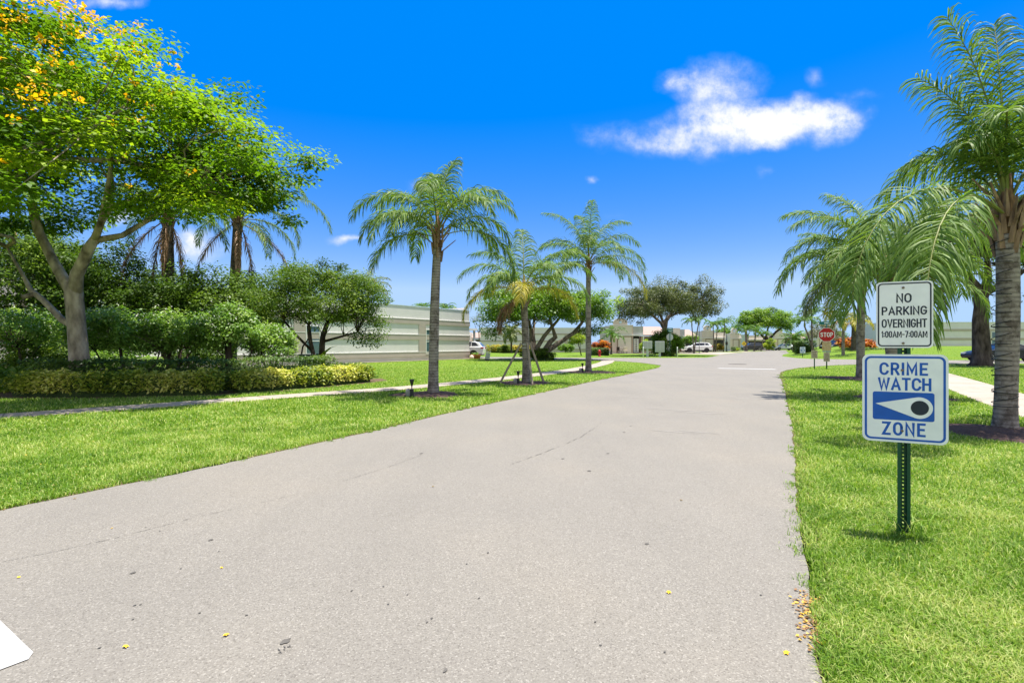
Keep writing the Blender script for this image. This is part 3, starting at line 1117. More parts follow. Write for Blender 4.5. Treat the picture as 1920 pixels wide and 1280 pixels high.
def make_grass():
    rng = np.random.default_rng(3)
    VV, FF, TT = [], [], []
    nv = 0
    for (y0, y1, n, h0, wk) in ((1.7, 4.2, 270000, 0.058, 0.0050), (4.0, 8.5, 270000, 0.058, 0.0072), (8.2, 16, 190000, 0.066, 0.013), (15.5, 30, 150000, 0.050, 0.020), (29, 62, 60000, 0.045, 0.034)):
        yy = y0 * (y1 / y0) ** rng.random(n)
        xx = (rng.random(n) * 2 - 1) * 1.22 * yy
        keep = lawn_mask(xx, yy)
        d_ = rng.random(n) * 0.045
        for ang in (0.4, 2.0, 3.6, 5.2):
            keep &= ~in_poly(xx + d_ * math.cos(ang), yy + d_ * math.sin(ang), ROAD_J)
        xx, yy = xx[keep], yy[keep]
        m = len(xx)
        amp = 1.0 if y0 < 5 else 0.75 if y0 < 9 else 0.4 if y0 < 17 else 0.15
        patch = 0.5 + 0.5 * np.sin(xx * 1.7 + np.sin(yy * 1.3) * 1.5) * np.sin(yy * 1.1 + np.sin(xx * .9) * 2)
        clump = rng.random(m)
        h = h0 * (0.55 + 0.75 * rng.random(m)) * (0.85 + 0.3 * patch)
        w = wk * (0.7 + 0.6 * rng.random(m))
        V, F = blades(xx, yy, h, w, rng)
        t = np.clip(0.45 + amp * 0.20 * (patch - .5) + amp * 0.22 * np.sin(xx * 4.1 + 2 * np.sin(yy * 2.7)) * np.sin(yy * 3.7 + 1.5 * np.sin(xx * 3.1)) + rng.normal(0, .24, m) + (rng.random(m) < .09) * .6, 0, 1)
        VV.append(V)
        FF.append(F + nv)
        TT.append(np.repeat(t, 2))
        nv += len(V)
    # tufts creeping over the edge of the asphalt
    ex, ey = [], []
    for line, k in ((RIGHT_EDGE, 46), (LEFT_EDGE, 40)):
        S = np.array(smooth_line(line, 12))
        S = S[(S[:, 1] > 1.8) & (S[:, 1] < 24)]
        for c in S[rng.integers(0, len(S), k)]:
            q = int(rng.integers(12, 60))
            sp = .015 + .03 * rng.random()
            c = c + rng.normal(0, .015, 2)
            ex.append(c[0] + rng.normal(0, sp, q))
            ey.append(c[1] + rng.normal(0, sp * 1.6, q))
    ex, ey = np.concatenate(ex), np.concatenate(ey)
    V, F = blades(ex, ey, .045 * (.6 + .7 * rng.random(len(ex))), np.maximum(.005, ey * .0009), rng)
    VV.append(V)
    FF.append(F + nv)
    TT.append(np.repeat(np.clip(.35 + rng.normal(0, .25, len(ex)), 0, 1), 2))
    nv += len(V)
    o = link('lawn_grass', np_mesh('lawn_grass', np.concatenate(VV), np.concatenate(FF), M['grass'], tint=np.concatenate(TT)))
    tag(o, 'short bright green grass of the verges on both sides of the road', 'grass', kind='stuff')


make_grass()


# ------------------------------------------------------------------ leaves and crowns
def unit(v):
    return v / np.maximum(np.linalg.norm(v, axis=-1, keepdims=True), 1e-9)


def leaf_cards(P, size, rng, up=0.6, aspect=0.5, hang=0.2, out=None, outk=0.0, fold=0.25):
    n = len(P)
    N = rng.normal(size=(n, 3))
    N = unit(N)
    N[:, 2] = np.abs(N[:, 2]) + up
    if out is not None:
        N += out * outk
    N = unit(N)
    T = rng.normal(size=(n, 3))
    T[:, 2] -= hang
    if out is not None:
        T += out * 0.8
    T -= (T * N).sum(1, keepdims=True) * N
    T = unit(T)
    B = np.cross(N, T)
    Ls = (size * (0.65 + 0.7 * rng.random(n)))[:, None]
    w = Ls * aspect * 0.5
    mid = P + T * Ls * 0.45
    V = np.stack([P, mid + B * w + N * w * fold, P + T * Ls, mid - B * w + N * w * fold], 1).reshape(-1, 3)
    F = np.arange(4 * n).reshape(n, 4)
    return V, F


def clump_points(centres, radii, per, rng, bias=0.45):
    """points inside flattened ellipsoids, denser towards their outside"""
    k = len(centres)
    c = np.repeat(centres, per, 0)
    r = np.repeat(radii, per, 0)
    d = unit(rng.normal(size=(k * per, 3)))
    q = rng.random(k * per) ** bias
    return c + d * r * q[:, None], d, np.repeat(np.arange(k), per)


def dome(centre, rad, n, rng, rmin=0.55, zlo=-0.35, lobes=0.14, power=0.6):
    d = unit(rng.normal(size=(n * 4, 3)))
    d = d[d[:, 2] > zlo][:n]
    ph = np.arctan2(d[:, 1], d[:, 0])
    s0 = rng.random() * 6
    w = 1 + lobes * (np.sin(3 * ph + s0) * 0.6 + np.sin(5 * ph + 2 * d[:, 2] * 4 + s0 * 2) * 0.6 + rng.normal(0, .25, len(d)))
    q = rmin + (1 - rmin) * rng.random(len(d)) ** power
    return np.asarray(centre) + d * np.asarray(rad) * (q * w)[:, None]


def crown(name, centres, cr, per, leaf, m, rng, parent, flat=0.55, up=0.6, aspect=0.5, hang=0.25, bias=0.45, outk=0.4, tintspread=0.22, size_var=0.35, stuff=False, tcen=0.45, lnoise=.13):
    centres = np.asarray(centres, float)
    k = len(centres)
    rr = cr * (1 - size_var + 2 * size_var * rng.random(k))
    radii = np.stack([rr, rr, rr * flat], -1)
    P, d, idx = clump_points(centres, radii, per, rng, bias)
    V, F = leaf_cards(P, leaf, rng, up, aspect, hang, d, outk)
    ct = tcen + rng.normal(0, tintspread, k)
    t = np.clip(ct[idx] + rng.normal(0, lnoise, len(P)), 0, 1)
    o = link(name, np_mesh(name, V, F, m, tint=t), parent)
    return o


def bend(a, b, rng, sag=0.12, n=5):
    a, b = Vector(a), Vector(b)
    L = (b - a).length
    off = Vector((rng.normal(), rng.normal(), abs(rng.normal()) * .6)) * L * sag
    return [a.lerp(b, k / n) + off * math.sin(math.pi * k / n) for k in range(n + 1)]


def limbs(mb, forks, targets, r0, r1, rng, sides=5, sag=0.1, mi=0):
    """a curved branch from the nearest fork to each target"""
    for t in targets:
        f = min(forks, key=lambda q: (Vector(q) - Vector(t)).length + rng.random() * .8)
        p = bend(f, t, rng, sag)
        n = len(p)
        mb.tube(p, [r0 + (r1 - r0) * k / (n - 1) for k in range(n)], sides, mi)


# ------------------------------------------------------------------ palms
def frond_mesh(az, e0, L, D, nl, leafL, rng, m_leaf, m_rach, bare=0.14, droop=0.42, width=0.022, K=4, r0=0.022, power=1.35, side=0.0, spread=0.95, stiff=0.0):
    ns = 15
    s = np.linspace(0, 1, ns)
    pitch = R(e0) - R(D) * s ** power
    azs = az + side * s ** 1.5
    T = np.stack([np.cos(pitch) * np.cos(azs), np.cos(pitch) * np.sin(azs), np.sin(pitch)], -1)
    P = np.zeros((ns, 3))
    P[1:] = np.cumsum((T[:-1] + T[1:]) * 0.5 * (L / (ns - 1)), 0)
    # leaflets
    sl = np.repeat(bare + (1 - bare) * (np.arange(nl) + .5) / nl, 2) + rng.normal(0, .006, nl * 2)
    sl = np.clip(sl, bare, 0.995)
    sg = np.tile([1.0, -1.0], nl)

    def at(arr, q):
        i = np.clip((q * (ns - 1)).astype(int), 0, ns - 2)
        f = (q * (ns - 1) - i)[:, None]
        return arr[i] * (1 - f) + arr[i + 1] * f
    p = at(P, sl)
    t = unit(at(T, sl))
    azl = az + side * sl ** 1.5
    b = np.stack([-np.sin(azl), np.cos(azl), np.zeros_like(azl)], -1)
    nrm = np.cross(t, b)
    rel = (sl - bare) / (1 - bare)
    ln = leafL * np.minimum(1, 0.45 + rel * 3.0) * (1.0 - 0.62 * rel ** 2) * (0.85 + 0.3 * rng.random(nl * 2))
    fw = 0.45 + 0.75 * rel + rng.normal(0, .12, nl * 2)
    el = rng.normal(0.12, 0.33, nl * 2)
    d = unit(b * (sg * spread)[:, None] + t * fw[:, None] + nrm * el[:, None])
    pts = [p]
    dirs = [d]
    cur = p
    seg = ln / K
    dd = d
    for k in range(K):
        cur = cur + dd * seg[:, None]
        pts.append(cur)
        dd = unit(dd + np.array([0, 0, -1.0]) * (droop * (0.8 + 0.4 * rng.random(nl * 2)) * (0.55 + 0.45 * k))[:, None])
        dirs.append(dd)
    pts = np.stack(pts, 1)
    dirs = np.stack(dirs, 1)
    # blade width direction, randomly rolled
    rv = unit(nrm + rng.normal(0, .45, (nl * 2, 3)))
    wv = unit(np.cross(dirs, rv[:, None, :]))
    prof = np.array([0.55, 1.0, 0.95, 0.7, 0.06, 0.06, 0.06])[:K + 1]
    prof[-1] = 0.06
    half = wv * (prof[None, :, None] * width * 0.5)
    V = np.stack([pts - half, pts + half], 2).reshape(-1, 3)
    nb = 2 * (K + 1)
    base = (np.arange(nl * 2) * nb)[:, None]
    loc = np.concatenate([np.array([[2 * k, 2 * k + 1, 2 * k + 3, 2 * k + 2]]) for k in range(K)], 1)
    F = (base + loc).reshape(-1, 4)
    tint = np.repeat(np.clip(0.45 + rng.normal(0, .2, nl * 2), 0, 1), K)
    # rachis: a tapering strip of square section
    rs = r0 * (1 - 0.85 * s)
    bb = np.stack([-np.sin(azs), np.cos(azs), np.zeros_like(azs)], -1)
    nn = np.cross(T, bb)
    RV = np.stack([P + bb * rs[:, None], P + nn * rs[:, None] * .7, P - bb * rs[:, None], P - nn * rs[:, None] * .7], 1).reshape(-1, 3)
    o0 = len(V)
    RF = []
    for i in range(ns - 1):
        for k in range(4):
            k2 = (k + 1) % 4
            RF.append([o0 + i * 4 + k, o0 + i * 4 + k2, o0 + (i + 1) * 4 + k2, o0 + (i + 1) * 4 + k])
    V = np.concatenate([V, RV])
    F2 = np.concatenate([F, np.array(RF)])
    midx = np.concatenate([np.zeros(len(F), int), np.ones(len(RF), int)])
    tint = np.concatenate([tint, np.full(len(RF), .5)])
    return np_mesh('frond', V, F2, [m_leaf, m_rach], tint=tint, midx=midx)


def trunk_path(h, lean=(0, 0), n=26, wob=0.02, seed=0):
    rng = random.Random(seed)
    a, b = rng.random() * 6, rng.random() * 6
    out = []
    for k in range(n + 1):
        t = k / n
        out.append((lean[0] * t ** 1.3 + wob * math.sin(3 * t + a) - wob * math.sin(a), lean[1] * t ** 1.3 + wob * math.sin(2.6 * t + b) - wob * math.sin(b), h * t))
    return out


def palm_trunk(root, h, r0, r1, m, lean=(0, 0), seed=0, flare=1.35, sides=14, n=60):
    path = trunk_path(h, lean, n, 0.025, seed)
    rr = []
    for k in range(n + 1):
        t = k / n
        r = r0 + (r1 - r0) * t + r0 * (flare - 1) * math.exp(-t * h / 0.22) + 0.0016 * (k % 2) - 0.012 * r0 * math.sin(t * 9)
        rr.append(r)
    MB().tube(path, rr, sides).build('trunk', m, root)
    return Vector(path[-1])


def boots(root, top, r, h, n, rng, m, spike=0.28):
    """old leaf bases clasping the head of the trunk"""
    mb = MB()
    for k in range(n):
        a = k * 2.399 + rng.normal() * .1
        z0 = h * (k / n) * 0.75
        rad = r * (1.05 + 0.25 * (k / n))
        w = r * 0.75
        ln = spike * (0.8 + 0.7 * rng.random())
        outk = 0.18 + 0.32 * rng.random()
        c, s = math.cos(a), math.sin(a)
        base = Vector((top.x + c * rad * .8, top.y + s * rad * .8, top.z + z0 - 0.05))
        mid = base + Vector((c * r * .35, s * r * .35, ln * .5))
        tip = base + Vector((c * outk * ln * 1.6, s * outk * ln * 1.6, ln))
        tv = Vector((-s, c, 0))
        o_ = Vector((c, s, 0))
        vs = []
        for q, ww, th in ((base, w, .03), (mid, w * .62, .03), (tip, w * .25, .018)):
            vs += [q - tv * ww * .5, q + o_ * th * 1.3, q + tv * ww * .5, q - o_ * th * .6]
        fs = []
        for i in range(2):
            for j in range(4):
                j2 = (j + 1) % 4
                fs.append((i * 4 + j, i * 4 + j2, i * 4 + 4 + j2, i * 4 + 4 + j))
        fs += [(3, 2, 1, 0), (8, 9, 10, 11)]
        mb.add(vs, fs)
    mb.build('leaf_base', m, root)


def queen_palm(label, loc, h, r0, r1, fronds, seed, lean=(0, 0), group=None, nl=92, leafL=0.74, bark='palm_bark', boot_n=16, boot_h=0.6, width=0.026, name='queen_palm'):
    """fronds: (azimuth deg, start pitch, length, total droop, kind[, bare])"""
    rng = np.random.default_rng(seed)
    root = thing(name, label, 'palm tree', loc, 0, group)
    top = palm_trunk(root, h, r0, r1, M[bark], lean, seed, flare=1.22)
    if boot_n:
        boots(root, top - Vector((0, 0, boot_h * .35)), r1, boot_h, boot_n, rng, M['boot'], spike=boot_h * .55)
        shaft = MB()
        shaft.tube([top, top + Vector((0, 0, boot_h * .5)), top + Vector((0.01, 0, boot_h * 1.15))], [r1 * 1.02, r1 * .75, r1 * .22], 10)
        shaft.build('crown_shaft', M['fibre'], root)
    for i, f in enumerate(fronds):
        a, e0, L, D, kind = f[:5]
        bare = f[5] if len(f) > 5 else 0.13
        ml, mr = {'g': ('palm_leaf', 'rachis'), 'y': ('palm_yellow', 'rachis'), 'd': ('palm_dry', 'rachis_dry'), 'o': ('palm_olive', 'rachis')}[kind]
        c, s = math.cos(R(a)), math.sin(R(a))
        me = frond_mesh(R(a), e0, L, D, int(nl * (0.75 + L / 12)), leafL * (0.8 if kind == 'd' else 1), rng, M[ml], M[mr], bare=bare, width=width,
                        droop=0.9 if kind == 'd' else 0.62, r0=max(.018, r1 * .2), side=rng.normal(0, .15), spread=0.35 if kind == 'd' else 0.95)
        o = link('frond', me, root)
        o.location = top + Vector((c * r1 * .45, s * r1 * .45, boot_h * (0.30 + 0.55 * (e0 / 90.0) ** 2) * (1 if boot_n else .3) * (1 if e0 > 0 else .3)))
        if kind in ('y', 'd'):
            o['label'] = 'yellowing frond hanging down' if kind == 'y' else 'dead brown frond hanging against the trunk'
    return root

# ------------------------------------------------------------------ the flowering tree on the left
def flame_tree():
    rng = np.random.default_rng(21)
    X, Y = -12.66, 15.0
    root = thing('flame_tree', 'big spreading tree with yellow blossoms and a pale forked trunk behind the hedge', 'tree', (X, Y, 0))
    k = 1 / 64.0

    def q(px, py, dy=0.0):
        return ((px - 150) * k, dy, 1.4 + (645 - py) * k)
    mb = MB()
    mb.tube([(0.05, 0, 0), (0.0, 0, .35), (-.02, 0, 1.0), (-.1, 0, 2.0), (-.17, 0, 2.8), (-.2, 0, 3.2)], [.40, .30, .25, .225, .23, .21], 12)
    mb.tube([(-.15, 0, 2.85), q(112, 520, .1), q(85, 480, .2), q(55, 430, .3), q(42, 380, .3), q(50, 330, .2), q(75, 285, .1)], [.19, .15, .13, .12, .11, .10, .09], 10)
    mb.tube([q(75, 290, .1), q(110, 255, -.3), q(140, 245, -.7), q(190, 200, -1.1)], [.09, .075, .06, .04], 8)
    mb.tube([q(75, 290, .1), q(72, 250, .4), q(90, 200, .6), q(100, 150, .9)], [.085, .06, .05, .03], 8)
    mb.tube([q(50, 345, .2), q(20, 290, -.4), q(-20, 230, -.9)], [.085, .06, .04], 8)
    mb.tube([(-.15, 0, 2.85), q(150, 515, -.1), q(168, 490, -.2), q(182, 470, -.3), q(195, 450, -.3)], [.19, .165, .15, .14, .11], 10)
    mb.tube([q(172, 485, -.2), q(172, 450, .1), q(175, 410, .3), q(183, 380, .5), q(172, 330, .8)], [.12, .105, .095, .085, .06], 9)
    mb.tube([q(183, 382, .5), q(205, 360, .9), q(230, 330, 1.4)], [.10, .08, .05], 8)
    mb.tube([q(192, 455, -.3), q(215, 425, -.5), q(240, 385, -.8), q(270, 330, -1.2)], [.10, .085, .07, .045], 9)
    mb.tube([q(192, 455, -.3), q(225, 440, .1), q(255, 405, .5), q(290, 350, .9), q(340, 310, 1.1)], [.10, .08, .07, .05, .035], 9)
    mb.tube([(-.1, 0, 1.9), q(112, 600, .1), q(70, 562, .2), q(40, 542, .3), q(26, 515, .3), q(0, 460, .2)], [.12, .095, .085, .075, .05, .03], 9)
    mb.tube([q(50, 550, .25), q(35, 557, .1)], [.07, .065], 9)
    def shell(n, rmin, zlo, pw):
        d = dome((0, 0, 0), (1, 1, 1), n, rng, rmin, zlo, 0.08, pw)
        d[:, 1] *= np.where(d[:, 1] < 0, 5.0, 2.7)
        p = d * np.array([7.2, 1, 5.0]) + np.array([-.2, -1.0, 4.75])
        lim = np.where(p[:, 0] > -.6, .258, .212)
        return p, d, p[:, 2] > 1.4 + lim * (15 + p[:, 1])
    cc, _, ok = shell(700, 0.5, -0.12, 0.55)
    cc = cc[ok][:520]
    # low skirts of foliage
    ex = np.array([q(500, 350, .3), q(540, 330, .2), q(470, 370, .5), q(430, 385, 0), q(515, 385, .2), q(530, 405, .2), q(390, 380, -.5), q(360, 390, -.3), q(330, 395, -.6), q(400, 355, 0), q(300, 400, -1.0), q(560, 300, .2), q(585, 285, .3),
                   q(240, 300, -.8), q(120, 330, -1.2), q(60, 380, -1.4), q(20, 420, -1.2), q(90, 410, -1.0), q(-30, 440, -1), q(130, 380, -1.3), q(20, 340, -1.5), q(60, 340, -1.2), q(300, 330, -.8), q(340, 340, -.8), q(200, 330, -1.4), q(430, 330, -.3), q(470, 320, -.3), q(390, 320, -.6)])
    cc = np.concatenate([cc, ex + rng.normal(0, .12, ex.shape)])
    forks = [q(190, 200, -1.1), q(100, 150, .9), q(-20, 230, -.9), q(172, 330, .8), q(230, 330, 1.4), q(270, 330, -1.2), q(340, 310, 1.1), q(0, 460, .2)]
    hubs = [tuple(Vector(f) + (Vector(c) - Vector(f)) * .62) for f in forks for c in cc[rng.integers(0, len(cc), 4)]]
    for h in hubs:
        limbs(mb, forks, [h], .055, .03, rng, 6, .14)
    limbs(mb, hubs, [tuple(c) for c in cc[::2]], .028, .008, rng, 4, .12)
    mb.build('trunk', M['bark_tree'], root)
    crown('crown', cc, 0.72, 215, 0.128, M['yt_leaf'], rng, root, flat=.38, up=1.5, aspect=.55, hang=.3, outk=.8, lnoise=.1)
    w = np.clip((cc[:, 2] - 6.0) / 4, 0.02, 1) * np.clip((2.2 - cc[:, 0]) / 4.5, 0.08, 1)
    w = w / w.sum()
    # blossoms crowd the sunny upper face of the crown on the road side
    sk, dv, _ = shell(9000, .97, 0.0, 1.0)
    sx = (X + sk[:, 0]) / (Y + sk[:, 1])
    sz = (sk[:, 2] - 1.4) / (Y + sk[:, 1])
    wt = (dv[:, 1] < .3) * np.clip((-.60 - sx) / .40, 0, 1) ** 1.2 * np.clip((sz - .36) / .25, 0, 1) * (sx > -1.2)
    c0 = np.array([-.2, -1.0, 4.75])
    pick = (sk[rng.choice(len(sk), 470, p=wt / wt.sum())] - c0) * 1.03 + c0 + np.array([0, -.25, .12])
    extra = cc[rng.integers(0, len(cc), 45)] + rng.normal(0, .35, (45, 3)) + np.array([0, -.5, .1])
    P, d, _ = clump_points(np.concatenate([pick, extra]), np.full((len(pick) + len(extra), 3), 0.12) * np.array([1, 1, .8]), 9, rng)
    V, F = leaf_cards(P, .08, rng, .5, .8)
    tag(link('blossom', np_mesh('blossom', V, F, M['blossom'], tint=rng.random(len(P))), root), kind='stuff')


flame_tree()


# ------------------------------------------------------------------ broad-leaved trees and shrubs
def bushy_tree(name, label, cat, loc, centre, rad, n, cr, per, leaf, ml, mb_, seed, stems, group=None, flat=.6, zlo=-.5, rmin=.45, lobes=.14, bloom=None, up=.5, aspect=.5, hang=.25, twig=.02, outk=.5, extra=None, tint=.22, tcen=.45):
    """stems: list of (path, radii) in local metres; their ends carry the branches"""
    rng = np.random.default_rng(seed)
    root = thing(name, label, cat, loc, 0, group)
    cc = dome(centre, rad, n, rng, rmin, zlo, lobes)
    if extra is not None:
        cc = np.concatenate([cc, np.asarray(extra, float)])
    if stems:
        mb = MB()
        ends = []
        for path, rr in stems:
            mb.tube(path, rr, 8)
            ends.append(path[-1])
            ends.append(path[-2])
        limbs(mb, ends, [tuple(c) for c in cc[::2]], twig, twig * .3, rng, 4, .12)
        mb.build('trunk', M[mb_], root)
    crown('crown', cc, cr, per, leaf, M[ml], rng, root, flat=flat, up=up, aspect=aspect, hang=hang, outk=outk, tintspread=tint, tcen=tcen)
    if bloom:
        nb, size = bloom
        top = cc[np.argsort(cc[:, 2] - 0.3 * cc[:, 1])[len(cc) // 3:]]
        base = top[rng.integers(0, len(top), nb)]
        d = unit(rng.normal(size=(nb, 3)))
        d[:, 2] = np.abs(d[:, 2])
        d[:, 1] = -np.abs(d[:, 1])
        pts = base + d * cr * 1.0
        P = np.repeat(pts, 5, 0) + rng.normal(0, size * .4, (nb * 5, 3))
        V, F = leaf_cards(P, size, rng, .6, .7)
        tag(link('blossom', np_mesh('blossom', V, F, M['white_bloom'], tint=rng.random(len(P))), root), kind='stuff')
    return root


def stem(*pts, r0=.06, r1=.03):
    n = len(pts)
    return (list(pts), [r0 + (r1 - r0) * k / (n - 1) for k in range(n)])


# dense dark screen behind the hedge
T = 'dense_tree'
g = 'dark evergreen trees screening the house'
bushy_tree(T, 'dense dark evergreen at the left edge reaching down to the undergrowth', 'tree', (ax(20, 20), 20, 0), (0, 0, 2.9), (3.0, 1.9, 3.75), 190, .62, 150, .13, 'dk_leaf', 'bark_dark', 31,
           [stem((0, 0, 0), (.1, 0, 1.2), (0, 0, 2.6), r0=.16, r1=.09), stem((.1, 0, .9), (.7, .2, 1.8), (1.1, .2, 2.9), r0=.1, r1=.05)], g)
bushy_tree(T, 'tallest dark evergreen right behind the pale forked trunk', 'tree', (ax(165, 22), 22, 0), (0, 0, 2.9), (2.6, 2.0, 2.95), 170, .62, 150, .13, 'dk_leaf', 'bark_dark', 32,
           [stem((0, 0, 0), (-.1, 0, 1.5), (0, 0, 3.2), r0=.17, r1=.09), stem((0, 0, 1.2), (-.8, .2, 2.2), (-1.2, .2, 3.2), r0=.1, r1=.05)], g)
bushy_tree(T, 'dark evergreen around the foot of the first hanging-frond palm', 'tree', (ax(305, 22.5), 22.5, 0), (0, 0, 2.9), (2.3, 1.8, 1.9), 120, .6, 150, .13, 'dk_leaf', 'bark_dark', 33,
           [stem((0, 0, 0), (.1, 0, 1.3), (0, 0, 2.6), r0=.15, r1=.09), stem((0, 0, 1.0), (.7, .2, 1.9), (1.0, .2, 2.6), r0=.1, r1=.05)], g)
bushy_tree(T, 'dark evergreen around the foot of the second hanging-frond palm', 'tree', (ax(425, 23), 23, 0), (0, 0, 2.9), (2.3, 1.8, 1.85), 120, .6, 150, .13, 'dk_leaf', 'bark_dark', 34,
           [stem((0, 0, 0), (.1, 0, 1.2), (0, 0, 2.4), r0=.16, r1=.09)], g)
bushy_tree(T, 'sunlit evergreen filling the gap under the blossoming crown', 'tree', (ax(95, 25), 25, 0), (0, 0, 4.6), (2.9, 1.6, 1.9), 110, .62, 140, .14, 'rd_leaf', 'bark_dark', 36,
           [stem((0, 0, 0), (.1, 0, 2.2), (0, 0, 4.4), r0=.15, r1=.09)], g)
bushy_tree('round_tree', 'round clipped dark green tree on two dark trunks beside the utility box', 'tree', (ax(590, 21.6), 21.6, 0), (0.05, 0, 3.0), (2.85, 2.3, 1.72), 190, .55, 190, .105, 'rd_leaf', 'bark_dark', 35,
           [stem((.02, 0, 0), (-.02, 0, .8), (-.18, 0, 1.5), (-.3, .1, 2.2), r0=.11, r1=.08), stem((.32, .1, 0), (.26, .1, .9), (.3, .1, 1.7), (.5, .1, 2.3), r0=.15, r1=.1),
            stem((-.1, 0, 1.1), (-.8, 0, 1.8), (-1.3, 0, 2.4), r0=.06, r1=.04), stem((.3, .1, 1.5), (1.2, .1, 1.75), (1.8, 0, 1.9), r0=.06, r1=.03), stem((-.3, 0, 0.1), (-.6, 0, .7), (-.5, 0, 1.3), (-.2, 0, 1.7), r0=.045, r1=.03)],
           zlo=-.42, extra=[(2.2, -.3, 1.6), (2.5, -.2, 1.75), (2.6, 0, 2.0), (1.9, -.3, 1.75), (2.45, .2, 1.5), (-2.2, -.3, 1.9), (-1.8, -.3, 1.7)])

# white-flowered shrubs in front of the dark screen
S = 'flowering_shrub'
g = 'white-flowered shrubs behind the clipped hedge'
bushy_tree(S, 'widest white-flowered shrub just right of the pale trunk', 'shrub', (ax(225, 16.6), 16.6, 0), (0, 0, 1.65), (1.6, 1.0, .9), 120, .36, 120, .105, 'fr_leaf', 'bark_dark', 41,
           [stem((.1, 0, 0), (.1, 0, .6), (0, 0, 1.3), r0=.06, r1=.04), stem((.15, 0, 0), (.6, .1, .35), (1.1, .1, .75), (1.3, 0, 1.2), r0=.05, r1=.02), stem((0, 0, .1), (-.5, 0, .6), (-.8, 0, 1.2), r0=.05, r1=.02)], g, bloom=(260, .036))
bushy_tree(S, 'white-flowered shrub on several bent dark stems in the middle of the bed', 'shrub', (ax(345, 17.3), 17.3, 0), (0, 0, 1.65), (1.3, .9, .85), 85, .34, 120, .105, 'fr_leaf', 'bark_dark', 42,
           [stem((-.6, 0, 0), (-.55, 0, .5), (-.5, 0, 1.2), r0=.08, r1=.05), stem((-.5, 0, .1), (-.2, 0, .6), (-.1, 0, 1.2), r0=.06, r1=.04), stem((0, 0, 0), (.2, 0, .5), (.1, 0, 1.2), r0=.06, r1=.04)], g, bloom=(170, .036))
bushy_tree(S, 'white-flowered shrub in front of the house wall with a thick dark stem', 'shrub', (ax(428, 17.6), 17.6, 0), (0, 0, 1.65), (1.2, .9, .95), 85, .34, 120, .105, 'fr_leaf', 'bark_dark', 43,
           [stem((0, 0, 0), (.02, 0, .7), (0, 0, 1.4), r0=.13, r1=.1), stem((.3, 0, .05), (.5, 0, .45), (.7, 0, .7), (.8, 0, 1.1), r0=.03, r1=.015)], g, bloom=(150, .036))
bushy_tree(S, 'loose pale shrub with thin slanting stems beside the utility box', 'shrub', (ax(505, 18.2), 18.2, 0), (.05, 0, 1.35), (.9, .7, .75), 60, .32, 90, .10, 'fr_leaf', 'bark_dark', 44,
           [stem((-.1, 0, 0), (-.12, 0, .5), (-.3, 0, 1.2), r0=.03, r1=.02), stem((.05, 0, 0), (.2, 0, .4), (.35, 0, 1.1), r0=.08, r1=.05), stem((0, 0, 0), (.0, 0, .5), (.1, 0, 1.1), r0=.03, r1=.02)], g, bloom=(70, .036), tcen=.55)
bushy_tree(S, 'white-flowered shrub at the left edge under the low cut branch', 'shrub', (ax(35, 16.5), 16.5, 0), (0, 0, 1.75), (1.3, .9, .8), 50, .36, 100, .10, 'fr_leaf', 'bark_dark', 45,
           [stem((.1, 0, 0), (.1, 0, .6), (0, 0, 1.3), r0=.05, r1=.03)], g, bloom=(160, .036))


def strap_plant(name, label, loc, n, L, w, m, seed, group=None, spread=.6, e0=(50, 88)):
    rng = np.random.default_rng(seed)
    VV, FF, nv = [], [], 0
    for i in range(n):
        a = rng.random() * 6.283
        e = R(e0[0] + (e0[1] - e0[0]) * rng.random())
        l = L * (.6 + .6 * rng.random())
        p = np.array([rng.normal() * spread * .4, rng.normal() * spread * .4, 0.0])
        s = np.array([-math.sin(a), math.cos(a), 0])
        pts = []
        for k in range(6):
            ww = w * [.5, .9, 1, .85, .5, .05][k]
            pts += [p - s * ww / 2, p + s * ww / 2]
            p = p + np.array([math.cos(e) * math.cos(a), math.cos(e) * math.sin(a), math.sin(e)]) * l / 5
            e -= R(14 + 12 * rng.random())
        VV += pts
        FF += [[nv + 2 * k, nv + 2 * k + 1, nv + 2 * k + 3, nv + 2 * k + 2] for k in range(5)]
        nv += 12
    o = link(name, np_mesh(name, np.array(VV), np.array(FF), m, tint=np.repeat(rng.random(n), 5)))
    o.location = loc
    return tag(o, label, 'plant', group)


strap_plant('ginger_plant', 'tall strappy green plant in the undergrowth at the left edge', (ax(28, 15.6), 15.6, 0), 130, 1.5, .09, M['fr_leaf'], 51, spread=1.3)
strap_plant('ginger_plant', 'shorter strappy plant between the left undergrowth and the pale trunk', (ax(88, 15.9), 15.9, 0), 70, 1.0, .08, M['dk_leaf'], 52, spread=.9)
strap_plant('broadleaf_plant', 'broad-leaved plant with upright blades behind the utility box', (ax(596, 20.9), 20.9, 0), 16, 1.9, .20, M['lime_leaf'], 53, spread=.2, e0=(72, 88))
strap_plant('broadleaf_plant', 'small dark spiky plant above the far end of the clipped hedge', (ax(648, 20.0), 20.0, 0.1), 14, 1.1, .10, M['dk_leaf'], 54, spread=.4, e0=(35, 75))


